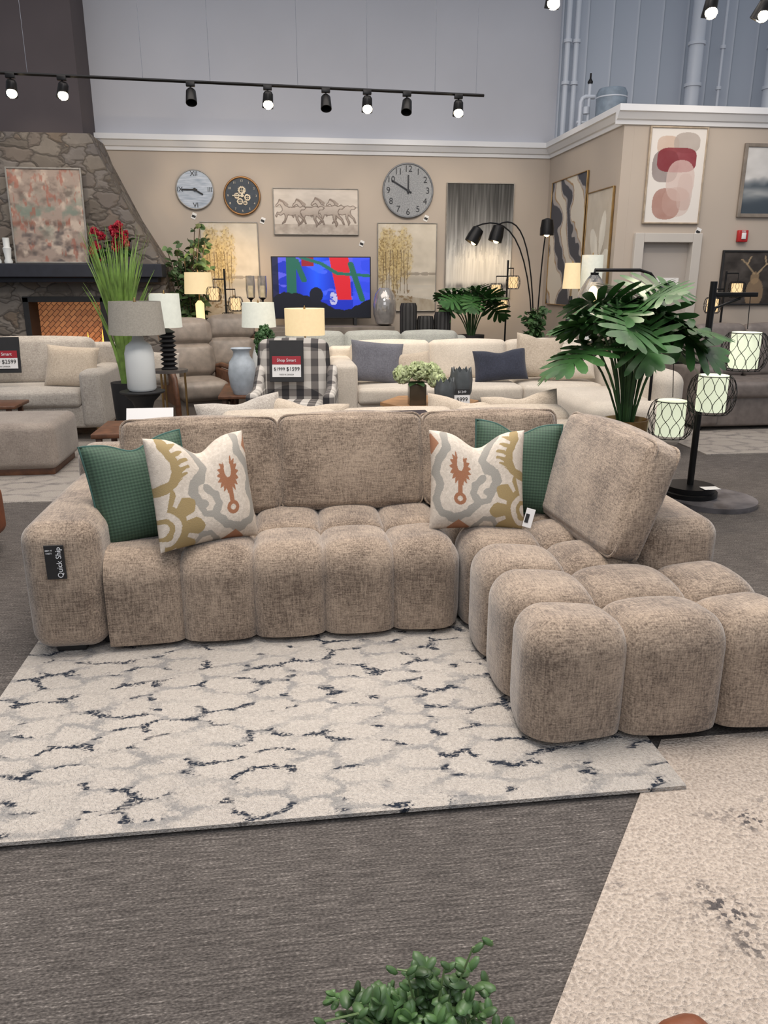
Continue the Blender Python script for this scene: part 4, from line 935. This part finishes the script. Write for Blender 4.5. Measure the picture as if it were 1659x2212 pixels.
t=thing("leather_stool","small cognac brown leather stool beside rug","stool",(.62,.79,.012),(0,0,.2));part(t,"cushion",rbox((0,0,.175),(.10,.24,.33),.035,4,4,.01),M("cognac_leather",C(122,68,40),.5,bmp=(80,.2)))
t=thing("armchair","brown leather armchair with grey cushion beside rug","armchair",(-2.0,4.15,0));part(t,"seat",rbox((0,0,.25),(.7,.75,.3),.06,3,3,.01),M("cognac_leather",C(122,68,40)));part(t,"cushion",rbox((0,0,.47),(.68,.72,.16),.06,3,4,.02),ltg);part(t,"leg",bx(-.3,.3,-.3,.3,0,.1),blackm)
# ---------------------------------------------------------------- text meshes
for t,name,items,mat in TX:
    V=[];F=[]
    for s_,size,pos,rot in items:
        cu=bpy.data.curves.new("txt",'FONT');cu.body=s_;cu.size=size;cu.align_x='CENTER';cu.align_y='CENTER';cu.extrude=.0006
        ob=bpy.data.objects.new("txt",cu);link(ob);bpy.context.view_layer.update()
        me=bpy.data.meshes.new_from_object(ob.evaluated_get(bpy.context.evaluated_depsgraph_get()))
        g=([tuple(v.co) for v in me.vertices],[tuple(p.vertices) for p in me.polygons]);g=xf(g,pos,rot);V,F=join((V,F),g)
        bpy.data.objects.remove(ob);bpy.data.curves.remove(cu);bpy.data.meshes.remove(me)
    part(t,name,(V,F),mat,False,recalc=False)
# ================================================================= LIGHTS
w=bpy.data.worlds.new("World");sc.world=w;w.use_nodes=True;bg=w.node_tree.nodes["Background"];bg.inputs[0].default_value=(.86,.91,1.0,1);bg.inputs[1].default_value=.44
def area(loc,rot,sx,sy,e,col,name="unseen_area_light"):
    l=bpy.data.lights.new(name,'AREA');l.shape='RECTANGLE';l.size=sx;l.size_y=sy;l.energy=e;l.color=col
    o=link(bpy.data.objects.new(name,l));o.location=loc;o.rotation_euler=rot;return o
area((0,2.8,5.2),(0,0,0),2.4,1.6,230,(1,.93,.86));area((0,6.5,5.6),(0,0,0),7,3,240,(1,.91,.82));area((0,-1.5,4.2),(math.radians(50),0,0),5,2.5,95,(.9,.94,1))  # unseen soft area lamps overhead; the tilted cool one stands in for daylight
area((5,5,5.5),(0,0,0),4,4,100,(1,.92,.85))
def spot(loc,target,e,ang,col=(1,.86,.68)):
    l=bpy.data.lights.new("spot_beam",'SPOT');l.energy=e;l.spot_size=ang;l.spot_blend=.8;l.color=col;l.shadow_soft_size=.06
    o=link(bpy.data.objects.new("spot_beam",l));o.location=loc;o.rotation_euler=(Vector(target)-Vector(loc)).to_track_quat('-Z','Y').to_euler()
for (x,y,z) in LIT: spot((x,y-.02,z-.02),(x*1.05,y-2.0 if y<7 else y+1.2,0.3),65,1.3)
for x,zt in((-.8,2.2),(.5,2.2),(1.8,2.2),(2.8,2)): spot((x,9.2,3.9),(x,11.3,zt),62,1.0)
spot((-.7,10.2,1.9),(-.7,11.3,1.4),36,1.6,(1,.72,.42)); spot((2.9,10.5,1.9),(2.9,11.3,1.5),20,1.6,(1,.75,.45))  # unseen spots added for the warm lamp pools on the back wall
spot((4.6,7,4),(4.6,8.85,2.3),50,1.2); spot((2.9,10.1,4.4),(3.75,10.2,2.2),20,1.0); spot((-2.9,9.2,3.9),(-2.8,10.5,2.3),40,1.2)
spot((.6,1.6,4.6),(.5,3.0,.3),90,1.1,(1,.92,.82)); spot((1.9,4.2,4.2),(1.3,2.7,.4),70,.7,(.92,.95,1))
# ================================================================= CAMERA
cam=bpy.data.cameras.new("camera");co=link(bpy.data.objects.new("camera",cam));sc.camera=co
cam.sensor_fit='VERTICAL';cam.sensor_height=36;cam.lens=1650/2212*36
co.location=(0,0,1.5);co.rotation_euler=(pi/2-math.atan(496/1650),0,-math.radians(7.2));cam.clip_start=.05
